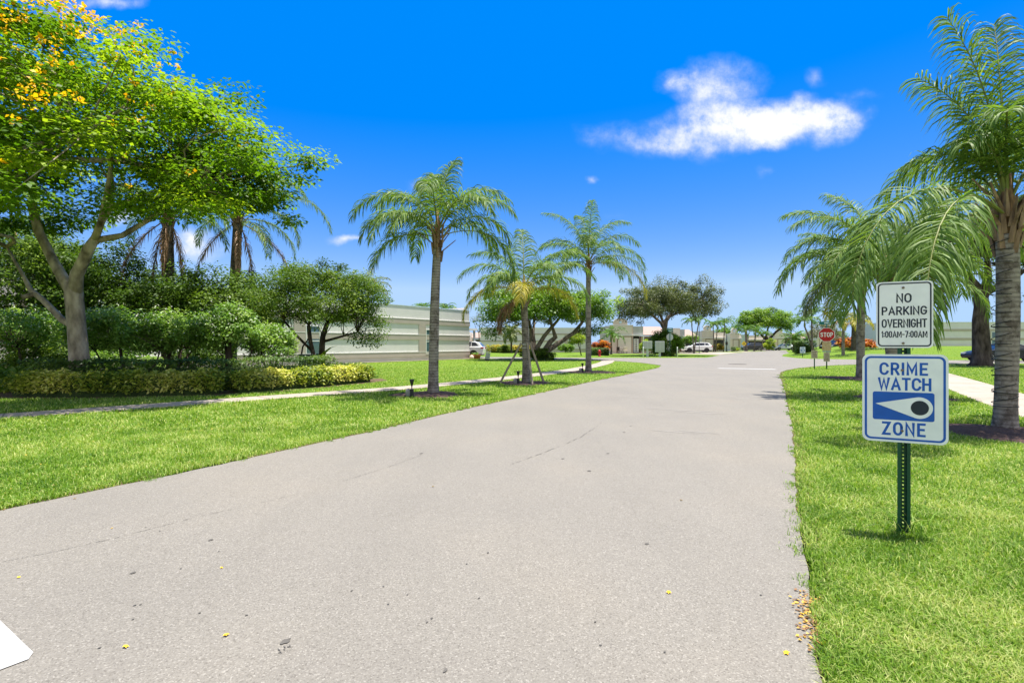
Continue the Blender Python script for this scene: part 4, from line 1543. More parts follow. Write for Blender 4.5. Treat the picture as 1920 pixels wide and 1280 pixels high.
# hedges
def hedge(name, label, line, w, h, m, seed, n, leaf, cat='hedge', group=None, z0=0.0, wob=.1, clip=False, aspect=.5, spec_base=True):
    rng = np.random.default_rng(seed)
    P = smooth_line(line, 8)
    V2 = np.array(P)
    seg = np.linalg.norm(np.diff(V2, axis=0), axis=1)
    cum = np.concatenate([[0], np.cumsum(seg)])
    o_ = np.array([V2[:, 0].mean(), V2[:, 1].mean(), z0])
    root = thing(name, label, cat, tuple(o_), 0, group)
    t = rng.random(n) * cum[-1]
    i = np.clip(np.searchsorted(cum, t) - 1, 0, len(seg) - 1)
    f = ((t - cum[i]) / seg[i])[:, None]
    c = V2[i] * (1 - f) + V2[i + 1] * f
    d = (V2[i + 1] - V2[i]) / seg[i][:, None]
    nrm = np.stack([-d[:, 1], d[:, 0]], -1)
    lump = 1 + wob * (np.sin(t * 3.1 + seed) * .5 + np.sin(t * 7.3 + seed * 2) * .5) + wob * .6 * np.sin(t * 17)
    if clip:
        # a sheared box: leaves on its skin
        per = rng.random(n) * (2 * h + w)
        off = np.where(per < h, -w / 2, np.where(per < h + w, per - h - w / 2, w / 2))
        zz = np.where(per < h, per, np.where(per < h + w, h, per - h - w))
        off += rng.normal(0, .025, n)
        zz = zz * lump + rng.normal(0, .025, n)
    else:
        a = rng.random(n) * math.pi * 1.25 - .4
        rad = (0.75 + .3 * rng.random(n)) * lump
        off = -np.cos(a) * w / 2 * rad
        zz = h * .42 + np.sin(a) * h * .56 * rad
    pts = np.concatenate([c + nrm * off[:, None], (zz + 0.0)[:, None]], 1)
    pts[:, 2] = np.maximum(pts[:, 2], .03)
    outv = np.concatenate([nrm * np.sign(off)[:, None] * .5, (zz / h - .4)[:, None]], 1)
    pts[:, :2] -= o_[:2]
    V, F = leaf_cards(pts, leaf, rng, .5, aspect, .1, outv, .5)
    patch = .5 + .28 * np.sin(t * 2.3 + seed) + rng.normal(0, .22, n)
    link('foliage', np_mesh('foliage', V, F, M[m], tint=np.clip(patch, 0, 1)), root)
    # twiggy inside
    mb = MB()
    V2 = V2[2:-2] if len(V2) > 12 else V2
    k = len(V2)
    vs = []
    for j in range(k):
        dd = V2[min(j + 1, k - 1)] - V2[max(j - 1, 0)]
        dd = dd / np.linalg.norm(dd)
        nn = np.array([-dd[1], dd[0]])
        for (oo, z) in ((-.34, .0), (-.40, .45), (-.26, .76), (.26, .76), (.40, .45), (.34, .0)):
            q = V2[j] + nn * oo * w - o_[:2]
            vs.append((q[0], q[1], z * h + (rng.normal() * .03 if z else 0)))
    fs = []
    for j in range(k - 1):
        for a_ in range(5):
            fs.append((j * 6 + a_, j * 6 + a_ + 1, (j + 1) * 6 + a_ + 1, (j + 1) * 6 + a_))
    fs += [tuple(range(6)), tuple(range((k - 1) * 6 + 5, (k - 1) * 6 - 1, -1))]
    mb.add(vs, fs)
    mb.build('twigs', M['core'], root)
    return root


g = 'variegated yellow-green hedges along the planting bed'
hedge('variegated_hedge', 'longest variegated yellow-green hedge, in front of the pale trunk', [(-13.5, 13.95), (-12.2, 13.7), (-11.2, 13.7), (-10.4, 13.85), (-9.75, 14.0), (-8.75, 14.35), (-8.2, 14.58)], .75, .66, 'varieg', 61, 10500, .095, group=g, wob=.16)
hedge('variegated_hedge', 'variegated yellow-green hedge curving round the end of the bed below the utility box', [(-8.08, 14.68), (-7.5, 15.3), (-6.9, 16.2), (-6.2, 17.5), (-5.75, 18.5), (-5.5, 19.3)], .75, .64, 'varieg', 62, 8500, .095, group=g, wob=.14)
hedge('clipped_hedge', 'long low clipped dark green hedge behind the variegated one', [(-14.0, 14.9), (-12.2, 14.8), (-10.5, 15.0), (-9.0, 15.6), (-8.0, 16.6), (-7.2, 17.9), (-6.7, 18.9)], .7, .90, 'hedge_leaf', 63, 18000, .08, clip=True, wob=.05)
hedge('clipped_hedge', 'short clipped dark block at the far end of the planting bed', [(-6.75, 19.9), (-5.75, 20.1)], .7, .62, 'hedge_leaf', 64, 2500, .06, clip=True, wob=.03)

# ------------------------------------------------------------------ palms near the road
bushy_tree('undergrowth_bush', 'dark leafy undergrowth bush left of the pale forked trunk', 'shrub', (ax(75, 17.2), 17.2, 0), (0, 0, .75), (1.5, .8, .9), 60, .36, 90, .11, 'dk_leaf', 'bark_dark', 46, [], 'undergrowth bushes', zlo=-.6)
bushy_tree('undergrowth_bush', 'dark leafy undergrowth bush between the pale trunk and the first palm trunk', 'shrub', (ax(232, 18.4), 18.4, 0), (0, 0, .7), (1.3, .7, .85), 60, .34, 90, .11, 'fr_leaf', 'bark_dark', 47, [], 'undergrowth bushes', zlo=-.6)
bushy_tree('undergrowth_bush', 'dark leafy undergrowth bush between the two bare palm trunks', 'shrub', (ax(372, 19), 19, 0), (0, 0, .65), (1.2, .7, .75), 46, .34, 90, .11, 'dk_leaf', 'bark_dark', 48, [], 'undergrowth bushes', zlo=-.6)

FA = [(182, 62, 3.0, 128, 'g'), (195, 45, 2.5, 122, 'g'), (150, 66, 2.8, 108, 'g'), (170, 18, 2.3, 95, 'g'), (225, 40, 2.6, 125, 'g'), (100, 80, 2.3, 60, 'g'), (60, 86, 2.1, 40, 'g'),
      (20, 70, 2.7, 108, 'g'), (-12, 58, 2.6, 115, 'g'), (5, 44, 2.5, 122, 'g'), (0, 22, 2.9, 122, 'g', .36), (-50, 52, 2.7, 115, 'g'), (-90, 62, 2.6, 120, 'g'), (-120, 40, 2.2, 120, 'g'), (45, 40, 2.6, 115, 'g'), (120, 40, 2.6, 115, 'g')]
queen_palm('tallest young palm nearest the left road edge with a spotlight at its foot', (-2.2, 14.3, 0.03), 4.05, .145, .115, FA, 71, lean=(.16, 0), boot_h=.95, boot_n=14, group='palms along the road')
FB = [(185, 55, 2.7, 110, 'g'), (160, 68, 2.6, 85, 'g'), (210, 40, 2.5, 115, 'g'), (180, 20, 2.7, 105, 'y'), (90, 82, 2.6, 50, 'g'), (20, 66, 3.0, 95, 'g'), (0, 55, 3.0, 110, 'g'), (-20, 38, 2.8, 115, 'g'), (-92, 28, 2.0, 108, 'y'), (-60, 55, 2.5, 115, 'g'),
      (-125, 45, 2.3, 120, 'g'), (5, 20, 2.4, 105, 'y'), (40, 45, 2.7, 110, 'g'), (130, 45, 2.6, 110, 'g'), (200, -25, 1.5, 60, 'd'), (170, -35, 1.5, 52, 'd')]
queen_palm('short palm held up by three wooden stakes on the left verge', (0.50, 18.4, 0.03), 3.0, .135, .12, FB, 72, lean=(-.06, 0), boot_h=.75, boot_n=14, group='palms along the road')
FC = [(182, 52, 3.1, 105, 'g'), (165, 40, 3.0, 120, 'g'), (150, 60, 3.1, 95, 'g'), (190, 5, 2.6, 85, 'y'), (150, 78, 3.7, 75, 'g'), (35, 74, 3.7, 85, 'g'), (95, 80, 3.6, 70, 'g'), (-90, 82, 3.3, 80, 'g'), (25, 62, 3.7, 105, 'g'), (5, 45, 3.5, 118, 'g'), (-5, 30, 3.6, 118, 'g'), (0, 12, 3.8, 100, 'y'), (-60, 50, 2.9, 115, 'g'),
      (-100, 60, 2.8, 118, 'g'), (-130, 42, 2.6, 118, 'g'), (40, 35, 3.1, 115, 'g'), (-35, 14, 2.7, 95, 'g'), (215, 12, 2.4, 95, 'g')]
queen_palm('slim palm at the tip of the left verge with orange fronds', (3.85, 25.8, 0.03), 5.1, .15, .12, FC, 73, lean=(.05, 0), boot_h=.9, boot_n=14, group='palms along the road')
FD = [(199, 22, 4.5, 112, 'g', .36), (211, 14, 4.5, 104, 'g', .42), (182, 84, 3.0, 26, 'g'), (170, 80, 2.4, 55, 'g'), (150, 76, 1.7, 115, 'g'), (200, 80, 1.6, 125, 'g'), (60, 86, 3.2, 22, 'g'), (20, 60, 3.0, 100, 'g'), (-20, 50, 2.8, 115, 'g'), (0, 84, 3.0, 40, 'g'), (-60, 70, 2.4, 105, 'g'), (75, 50, 2.9, 110, 'g'), (110, 66, 2.4, 118, 'g'), (40, 35, 2.8, 115, 'g'), (225, 82, 1.9, 118, 'g'), (188, 6, 2.6, 90, 'g', .3)]
queen_palm('stout palm at the right edge with wire wound round its trunk', (8.04, 8.35, 0.03), 3.15, .145, .15, FD, 74, lean=(-.03, 0), boot_h=.95, boot_n=22, group='palms along the road', leafL=.85, nl=105, width=.022)
FE = [(178, 70, 3.3, 95, 'g'), (192, 15, 2.7, 100, 'g'), (172, 5, 2.6, 90, 'o'), (10, 65, 3.0, 105, 'g'), (-10, 20, 2.6, 100, 'g'), (-85, 30, 2.4, 110, 'g'), (-130, 20, 2.6, 105, 'g'), (185, 45, 3.0, 115, 'g'), (170, 60, 3.1, 100, 'g'), (200, 30, 2.8, 110, 'g'), (150, 74, 3.1, 75, 'g'), (60, 80, 3.2, 60, 'g'), (30, 60, 2.8, 105, 'g'), (0, 45, 2.7, 115, 'g'), (-60, 55, 2.5, 115, 'g'), (-110, 50, 2.6, 115, 'g'), (225, 40, 2.8, 115, 'g'), (110, 45, 2.8, 115, 'g'), (195, 0, 2.4, 85, 'y'), (140, 20, 2.6, 100, 'g')]
queen_palm('palm on the right verge seen just left of the white signs', (14.5, 21.3, 0.03), 3.7, .155, .14, FE, 75, lean=(.05, 0), boot_h=.8, boot_n=14, group='palms along the road')
FF_ = [(172, 38, 3.3, 112, 'g'), (186, 66, 3.2, 105, 'g'), (10, 34, 3.0, 108, 'g'), (-10, 58, 3.0, 112, 'g'), (205, 8, 2.7, 92, 'g'), (-150, 45, 2.8, 115, 'g'), (-35, 10, 2.5, 92, 'g'), (135, 50, 2.9, 112, 'g'), (178, 55, 3.0, 112, 'g'), (160, 70, 3.1, 85, 'g'), (200, 42, 2.8, 115, 'g'), (120, 80, 3.0, 60, 'g'), (60, 72, 2.9, 85, 'g'), (25, 58, 2.8, 105, 'g'), (0, 46, 2.7, 112, 'g'), (-25, 36, 2.6, 110, 'g'), (-60, 48, 2.2, 118, 'g'), (-110, 50, 2.3, 118, 'g'), (215, 30, 2.5, 110, 'g'), (90, 50, 2.8, 110, 'g'), (170, 15, 2.4, 100, 'o'), (15, 20, 2.4, 105, 'o')]
queen_palm('palm hidden behind the white signs with brown leaf bases', (10.15, 13.5, 0.03), 2.95, .16, .15, FF_, 76, lean=(-.25, 0), boot_h=.7, boot_n=16, group='palms along the road')


def wire_round():
    mb = MB()
    rng = random.Random(8)
    pts = []
    turns = 22
    for k in range(turns * 14):
        t = k / (turns * 14)
        a = t * turns * 6.283
        z = .25 + 2.85 * t + .05 * math.sin(a * .5 + 1) + .03 * math.sin(a * .23)
        r = .152 + .006 + .04 * math.exp(-z / .22)
        pts.append((-.03 * (z / 3.15) ** 1.3 + r * math.cos(a), r * math.sin(a), z))
    mb.tube(pts, .006, 5)
    o = mb.build('light_string', M['wire'])
    o.location = (8.04, 8.35, 0.03)
    tag(o, 'black wire of a light string wound round the stout right-hand palm trunk', 'light string')


wire_round()


def stakes():
    for (dx, dy, tx, lab) in ((-.93, -.05, -.17, 'wooden stake propping the short palm, leaning in from the left'), (.20, -.75, .05, 'pale wooden stake nearest the road, propping the short palm'), (.66, .25, .15, 'wooden stake propping the short palm, farthest from the road')):
        foot = Vector((dx, dy, -0.02))
        head = Vector((tx, -.14 if dy < 0 else .14, 1.42))
        d = (head - foot)
        mb = MB()
        n = d.normalized()
        u = Vector((0, 0, 1)).cross(n).normalized() * .035
        v = n.cross(u).normalized() * .035
        vs = [p + a * u + b * v for p in (foot, head) for a, b in ((-1, -1), (1, -1), (1, 1), (-1, 1))]
        mb.add(vs, [(3, 2, 1, 0), (4, 5, 6, 7), (0, 1, 5, 4), (1, 2, 6, 5), (2, 3, 7, 6), (3, 0, 4, 7)])
        o = mb.build('support_stake', M['stake'], bevel=.006)
        o.location = (0.50, 18.4, 0.02)
        tag(o, lab, 'stake', 'stakes propping the short palm')
    mb = MB()
    for z in (1.22, 1.34):
        mb.lathe([(.142, z), (.156, z + .01), (.156, z + .04), (.142, z + .05)], 0, 0, 20)
    o = mb.build('trunk_strap', M['strap'])
    o.location = (0.47, 18.4, 0.02)
    tag(o, 'pale strap round the short staked palm where its props meet', 'strap')


stakes()

# tall palms behind the dark screen, their dead fronds hanging
FG = [(0, 40, 3.4, 130, 'g'), (20, 60, 3.4, 115, 'g'), (180, 45, 3.2, 125, 'g'), (200, 60, 3.2, 115, 'g'), (90, 70, 3.2, 80, 'g'), (150, 55, 3.3, 110, 'g'), (-60, 50, 3.0, 125, 'g'), (-120, 50, 3.0, 125, 'g'), (160, 30, 3.3, 130, 'g'), (40, 20, 3.0, 110, 'g'),
      (185, -74, 3.0, 14, 'd'), (200, -40, 3.3, 48, 'd'), (0, -70, 2.8, 18, 'd'), (-80, -78, 2.4, 10, 'd')]
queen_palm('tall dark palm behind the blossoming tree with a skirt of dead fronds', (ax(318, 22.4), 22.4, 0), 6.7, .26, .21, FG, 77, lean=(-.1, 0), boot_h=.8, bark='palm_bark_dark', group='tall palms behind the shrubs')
FH = [(0, 42, 5.4, 122, 'g', .25), (-12, 25, 4.0, 118, 'g', .25), (5, 5, 3.4, 95, 'g', .2), (-30, 0, 3.2, 90, 'g'), (-18, 60, 4.6, 125, 'g', .2), (180, 40, 3.0, 125, 'g'), (165, 20, 2.9, 112, 'g'), (90, 65, 3.2, 90, 'g'), (60, 70, 3.2, 90, 'g'), (140, 60, 3.2, 100, 'g'), (-90, 55, 3.0, 120, 'g'),
      (185, -35, 3.4, 52, 'd'), (10, -25, 3.8, 62, 'd'), (0, -72, 3.6, 16, 'd'), (-60, -76, 3.3, 12, 'd')]
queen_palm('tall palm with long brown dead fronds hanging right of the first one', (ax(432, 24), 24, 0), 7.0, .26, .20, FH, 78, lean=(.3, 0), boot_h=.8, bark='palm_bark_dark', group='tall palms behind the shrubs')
FI = [(a_, e_, 3.1, d_, k_) for a_, e_, d_, k_ in ((0, 50, 115, 'o'), (25, 65, 100, 'o'), (180, 55, 112, 'o'), (160, 68, 95, 'o'), (90, 80, 60, 'o'), (-20, 32, 110, 'o'), (200, 38, 112, 'o'), (-60, 55, 115, 'o'), (-110, 55, 115, 'o'), (60, 40, 110, 'o'), (130, 40, 110, 'o'), (5, 8, 90, 'o'), (170, 10, 90, 'o'))]
queen_palm('olive palm rising behind the left house beyond the round tree', (ax(690, 58), 58, 0), 7.4, .22, .16, FI, 79, boot_n=8, nl=40, width=.05)
FX = [(0, 40, 2.6, 120, 'g'), (30, 20, 2.5, 110, 'g'), (170, 45, 2.6, 120, 'g'), (190, 20, 2.5, 110, 'g'), (90, 70, 2.6, 80, 'g'), (-60, 50, 2.4, 120, 'g'), (-120, 50, 2.4, 120, 'g'), (140, 60, 2.6, 100, 'g')]
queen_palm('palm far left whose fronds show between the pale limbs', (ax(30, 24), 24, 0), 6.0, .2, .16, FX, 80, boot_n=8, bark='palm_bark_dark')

# ------------------------------------------------------------------ houses
def rect_panel(mb, x0, x1, z0, z1, y0, y1, mi=0):
    mb.box(x0, x1, y0, y1, z0, z1, mi)


def banded_house(label, origin, phi, length, depth, top, bands, pil, wins, zbase=0.0, end_up=0.0, coping=True, base_h=.37, wm='wall_green'):
    """facade along local x from -length to 0, facing local -y"""
    root = thing('banded_house', label, 'house', (origin[0], origin[1], zbase), phi)
    MB().box(-length, 0, 0, depth, -.4, top).build('wall', M[wm], root)
    mb = MB()
    for z0, z1 in bands:
        mb.box(-length, 0.05, -.05, .004, z0, z1)
        mb.box(.004, .05, .006, depth, z0, z1)
    mb.build('wall_band', M['wall_band'], root)
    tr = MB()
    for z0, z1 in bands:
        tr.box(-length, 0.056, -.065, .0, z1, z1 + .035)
    tr.build('ledge', M['trim_white'], root)  # white strip paints the sunlit highlight along the top of each band
    if base_h:
        MB().box(-length, .02, -.012, -.001, -.3, base_h).build('plinth', M['wall_base'], root)
    for x0, x1 in pil:
        MB().box(x0, x1, -.054, .002, base_h, bands[0][0]).build('pilaster', M['wall_band'], root)
    for (x0, x1, z0, z1) in wins:
        fr = MB()
        fr.ring([(x0 - .06, z0 - .06), (x1 + .06, z0 - .06), (x1 + .06, z1 + .06), (x0 - .06, z1 + .06)], [(x0, z0), (x1, z0), (x1, z1), (x0, z1)], -.072, -.002)
        zm = (z0 + z1) / 2
        fr.box(x0, x1, -.06, -.03, zm - .03, zm + .03)
        f = fr.build('window', M['trim_white'], root)
        MB().box(x0, x1, -.045, -.005, z0, z1).build('pane', M['glass'], f)
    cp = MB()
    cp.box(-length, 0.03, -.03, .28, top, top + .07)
    cp.build('coping', M['roof_blue'] if coping else M['trim_white'], root)  # the blue strip stands in for sky reflected along the parapet
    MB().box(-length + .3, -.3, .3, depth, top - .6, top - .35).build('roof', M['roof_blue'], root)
    if end_up:
        MB().box(-.3, .0, .30, depth, top - .3, top + end_up).build('end_parapet', M['wall_green'], root)
    return root


LH = banded_house('long sage and taupe banded house wall behind the left lawn', (-4.09, 49.05), R(55.4), 34, 13, 4.55, [(3.09, 3.50), (1.76, 2.19), (.37, .73)], [(-6.75, -5.95), (-18.3, -17.46)], [(-5.88, -4.92, .62, 2.62), (-17.4, -16.4, .62, 2.62)], end_up=.32)
mb = MB()
mb.box(.11, 2.75, 1.2, 8.0, 2.78, 2.98)
mb.build('carport_roof', M['trim_white'], LH)
mb = MB()
mb.box(2.45, 2.62, 1.35, 1.52, 0, 2.78)
mb.box(2.45, 2.62, 7.5, 7.67, 0, 2.78)
mb.build('carport_post', M['wall_grey'], LH)
MB().box(.12, 2.6, 7.8, 7.95, 0, 2.77).build('carport_screen', M['void'], LH)
MB().box(-34, .25, -.55, -.11, 0.005, .05).build('concrete_skirt', M['concrete'], LH)

banded_house('sage banded house across the side street behind the many-trunked tree', (13.2, 88), R(3), 18.6, 12, 4.15, [(3.0, 3.25), (1.8, 2.05), (.4, .6)], [(-10.2, -9.5), (-4.2, -3.6)], [(-11.0, -10.3, .7, 2.4), (-3.5, -2.7, .7, 2.4)], coping=False)
banded_house('wide sage banded house on the grassy bank at the right edge', (78, 68.5), R(0), 28, 4, 3.18, [(2.02, 2.32), (.82, 1.12)], [(-14.4, -13.9)], [(-13.85, -12.9, .2, 1.9)], zbase=1.12, coping=False, base_h=.05, wm='wall_pale')


def arch(cx, w, z0, h, n=10):
    return [(cx - w / 2, z0)] + [(cx + w / 2, z0)] + [(cx + w / 2 * math.cos(math.pi * k / n), z0 + h * (.35 + .65 * math.sin(math.pi * k / n))) for k in range(n + 1)]


def villa(label, Y, p, ys, wall='wall_pink', bell=True, lattice=False, roof=True, depth=9, base=0.0):
    """facade facing the road; p = photo columns (main left, main right, block right, wing right); ys = (top, ledge)"""
    x0 = ax(p[0], Y)
    X = [ax(q, Y) - x0 for q in p]
    zt, zl = az_(ys[0], Y), az_(ys[1], Y)
    root = thing('villa', label, 'house', (x0, Y, base))
    MB().box(0, X[1], 0, depth, -.2, zt).build('wall', M[wall], root)
    mb = MB()
    mb.box(-.05, X[1] + .04, -.12, .002, zl - .06, zl + .06)
    mb.box(-.05, X[1] + .04, -.08, .35, zt, zt + .10)
    mb.build('ledge', M['trim_white'], root)
    w = X[1]
    MB().box(w * .06, w * .94, -.03, -.002, zl + .07, zt - .05).build('upper_panel', M['wall_cream'], root)
    if bell:
        b = MB()
        b.prism(arch(w * .45, w * .62, zt + .10, 1.0), .0, .3)
        b.build('bell_gable', M[wall], root)
        MB().cyl_y(w * .45, zt + .48, .2, -.02, .01, 16).build('round_window', M['roof_blue'], root)
    # recessed entry with brown reveals
    MB().box(w * .34, w * .93, -.015, .003, 0, zl - .25).build('entry_panel', M['wall_cream'], root)
    mb = MB()
    mb.box(w * .30, w * .34, -.05, .004, 0, zl - .25)
    mb.box(w * .93, w * .97, -.05, .004, 0, zl - .25)
    mb.box(w * .30, w * .97, -.05, .004, zl - .25, zl - .15)
    mb.build('reveal', M['brown_trim'], root)
    if X[2] > X[1] + .3:
        a, b_ = X[1] + .002, X[2]
        mb = MB()
        mb.box(a, b_, .3, 3.0, zl + .14, zt - .12)
        for k in range(1, 5):
            zz = zl + .14 + (zt - zl - .26) * k / 5
            mb.box(a + .01, a + (b_ - a) * .55, .285, .302, zz - .012, zz + .012)
        mb.build('block_parapet', M['wall_grey'], root)
        MB().box(a, b_ + .12, .1, 3.2, zl - .06, zl + .138).build('canopy', M['trim_white'], root)
        MB().box(a + .02, b_, 2.6, 2.8, 0, zl - .06).build('screen', M['void'], root)
        MB().box(b_ - .06, b_ + .08, .15, .29, 0, zl - .06).build('post', M['trim_white'], root)
        if lattice:
            mb = MB()
            lx0, lx1 = a + (b_ - a) * .12, a + (b_ - a) * .58
            mb.box(lx0, lx0 + .09, .4, .46, .15, zl - .5)
            mb.box(lx1 - .09, lx1, .4, .46, .15, zl - .5)
            n = 7
            for k in range(n + 1):
                zz = .15 + (zl - .74) * k / n
                mb.box(lx0 + .09, lx1 - .09, .41, .45, zz, zz + .09)
            for k in range(n):
                zz = .15 + (zl - .74) * (k + .5) / n + .045
                cx = (lx0 + lx1) / 2
                mb.ring([(cx + .24 * math.cos(t), zz + .17 * math.sin(t)) for t in np.linspace(0, 6.283, 13)[:-1]], [(cx + .13 * math.cos(t), zz + .09 * math.sin(t)) for t in np.linspace(0, 6.283, 13)[:-1]], .405, .445)
            mb.build('lattice_screen', M['trim_white'], root)
    if X[3] > X[2] + .3:
        a, b_ = X[2] + .15, X[3]
        MB().box(a, b_, 2.2, depth, 0, zl - .1).build('wing_wall', M[wall], root)
        MB().box(a + .3, b_ - .3, 2.14, 2.198, .5, zl - .35).build('wing_opening', M['void'], root)
        if roof:
            mb = MB()
            mb.add([(a - .05, 1.6, zl - .05), (b_ + .2, 1.6, zl - .05), (b_ + .2, 6.5, zt - .1), (a - .05, 6.5, zt - .1), (a - .05, 1.6, zl + .1), (b_ + .2, 1.6, zl + .1), (b_ + .2, 6.5, zt + .05), (a - .05, 6.5, zt + .05)],
                   [(3, 2, 1, 0), (4, 5, 6, 7), (0, 1, 5, 4), (1, 2, 6, 5), (2, 3, 7, 6), (3, 0, 4, 7)])
            mb.build('roof', M['tile_pink'], root)
        else:
            mb = MB()
            mb.box(a - .05, b_ + .05, 2.0, 2.5, zl + .1, zt - .2)
            mb.build('parapet', M['wall_cream'], root)
            MB().box(a - .05, b_ + .05, 1.4, 2.4, zl - .1, zl + .098).build('canopy', M['trim_white'], root)
    return root


villa('pink villa with a white lattice screen door behind the mailboxes', 77, (1144, 1187, 1207, 1258), (610, 628.5), bell=True, lattice=True)
villa('pink villa with a grey block parapet beside the white parked car', 88, (1262, 1275, 1285, 1314), (616, 632), bell=False)
villa('villa with a bell gable and round window above the white parked car', 95, (1316, 1339, 1340.5, 1368), (620.5, 633.5), wall='wall_cream', roof=False)
villa('grey-pink villa with a bell gable left of the yellow warning sign', 103, (1369, 1386, 1388, 1398), (625, 634.5), wall='wall_cream', roof=False)
villa('cream villa with dark windows behind the dark parked car', 124, (1397, 1404, 1405, 1448), (627, 637), wall='wall_cream', bell=False, roof=False)
villa('pink villa behind the far white sedan', 134, (1452, 1472, 1484, 1516), (624, 634), wall='wall_pink', bell=True, depth=4)
villa('pale villa half hidden behind the stop sign', 100, (1532, 1546, 1556, 1590), (622, 634), wall='wall_cream', bell=False, depth=3)
villa('tile-roofed house beyond the carport of the long left house', 100, (872, 880, 882, 905), (622, 634), wall='wall_cream', bell=False)


# ------------------------------------------------------------------ cars
def car(label, loc, rz, paint, kind='suv', clad=False, rim='rim'):
    root = thing('parked_car', label, 'car', loc, rz)
    if kind == 'suv':
        L, hw = 4.65, .92
        low = [(-2.22, .30), (2.22, .34), (2.33, .55), (2.34, .85), (2.26, 1.10), (1.3, 1.13), (0.2, 1.10), (-1.0, 1.06), (-1.25, 1.05), (-2.0, .93), (-2.24, .82), (-2.33, .60)]
        gb = [(-1.22, 1.05), (-.38, 1.60), (.3, 1.66), (1.35, 1.64), (1.85, 1.55), (2.28, 1.08)]
        side = [[(-.86, 1.12), (-.34, 1.52), (.18, 1.57), (.18, 1.14)], [(.26, 1.14), (.26, 1.575), (1.08, 1.57), (1.08, 1.16)], [(1.16, 1.17), (1.16, 1.565), (1.55, 1.53), (1.86, 1.22)]]
        axle, wr = 1.37, .355
    else:
        L, hw = 4.7, .90
        low = [(-2.25, .26), (2.25, .30), (2.34, .50), (2.33, .85), (2.2, .98), (1.6, 1.00), (0.2, .98), (-.9, .95), (-1.15, .93), (-2.0, .78), (-2.26, .66), (-2.36, .48)]
        gb = [(-1.12, .93), (-.25, 1.38), (.4, 1.44), (1.0, 1.40), (1.85, 1.0)]
        side = [[(-.72, .99), (-.2, 1.31), (.28, 1.36), (.28, 1.0)], [(.36, 1.0), (.36, 1.36), (.95, 1.33), (1.42, 1.06)]]
        axle, wr = 1.40, .33
    b = MB()
    b.prism(low, -hw, hw)
    b.build('body', M[paint], root, bevel=.07)
    zt = max(z for x, z in gb)
    zb = gb[0][1]

    def yy(z, off=0.0):
        return hw - .05 - .17 * (z - zb) / (zt - zb) + off
    g_ = MB()
    n = len(gb)
    vs = [(x, -yy(z), z) for x, z in gb] + [(x, yy(z), z) for x, z in gb]
    g_.add(vs, [tuple(range(n - 1, -1, -1)), tuple(range(n, 2 * n))] + [(i, i + 1, n + i + 1, n + i) for i in range(n - 1)])
    g_.build('cabin', M[paint], root, bevel=.04)
    for s in (-1, 1):
        for poly in side:
            mb = MB()
            vs = [(x, s * yy(z, .012), z) for x, z in poly] + [(x, s * yy(z, -.03), z) for x, z in poly]
            k = len(poly)
            mb.add(vs, [tuple(range(k)) if s > 0 else tuple(range(k - 1, -1, -1)), tuple(range(2 * k - 1, k - 1, -1))] + [(i, (i + 1) % k, k + (i + 1) % k, k + i) for i in range(k)])
            mb.build('side_window', M['glass_dark'], root)

    def screen(p0, p1, name, o):
        mb = MB()
        d = Vector((p1[0] - p0[0], 0, p1[1] - p0[1]))
        nr = Vector((-d.z, 0, d.x)).normalized() * o
        a = Vector((p0[0], 0, p0[1])) + d * .12 + nr
        c = Vector((p0[0], 0, p0[1])) + d * .88 + nr
        ya, yc = yy(a.z) - .09, yy(c.z) - .09
        q = [Vector((a.x, -ya, a.z)), Vector((a.x, ya, a.z)), Vector((c.x, yc, c.z)), Vector((c.x, -yc, c.z))]
        q2 = [p - nr * 2.5 for p in q]
        mb.add([tuple(p) for p in q + q2], [(0, 1, 2, 3), (7, 6, 5, 4), (0, 4, 5, 1), (1, 5, 6, 2), (2, 6, 7, 3), (3, 7, 4, 0)])
        mb.build(name, M['glass_dark'], root)
    screen(gb[0], gb[1], 'windscreen', .012)
    screen(gb[-1], gb[-2], 'rear_window', -.012)
    for sx in (-1, 1):
        for s in (-1, 1):
            x = axle * sx
            arch_ = MB()
            pts = [(x + (wr + .075) * math.cos(math.pi * k / 12), wr + (wr + .075) * math.sin(math.pi * k / 12)) for k in range(13)] + [(x - wr - .075, .30), (x + wr + .075, .30)]
            arch_.prism(pts, min(s * (hw + .006), s * (hw - .2)), max(s * (hw + .006), s * (hw - .2)))
            arch_.build('wheel_arch', M['plastic_black'], root)
            w_ = MB()
            w_.cyl_y(x, wr, wr, min(s * (hw + .012), s * (hw - .19)), max(s * (hw + .012), s * (hw - .19)), 22)
            w = w_.build('wheel', M['tyre'], root)
            r_ = MB()
            y0, y1 = s * (hw + .013), s * (hw + .028)
            r_.ring([(x + wr * .68 * math.cos(t), wr + wr * .68 * math.sin(t)) for t in np.linspace(0, 6.283, 21)[:-1]], [(x + wr * .58 * math.cos(t), wr + wr * .58 * math.sin(t)) for t in np.linspace(0, 6.283, 21)[:-1]], min(y0, y1), max(y0, y1))
            for k in range(5):
                t = k * 1.2566 + .3
                c, sn = math.cos(t), math.sin(t)
                p = [(x - sn * .035, wr + c * .035), (x + sn * .035, wr - c * .035), (x + c * wr * .6 + sn * .025, wr + sn * wr * .6 - c * .025), (x + c * wr * .6 - sn * .025, wr + sn * wr * .6 + c * .025)]
                r_.prism(p, min(y0, y1), max(y0, y1))
            r_.build('rim', M[rim], w)
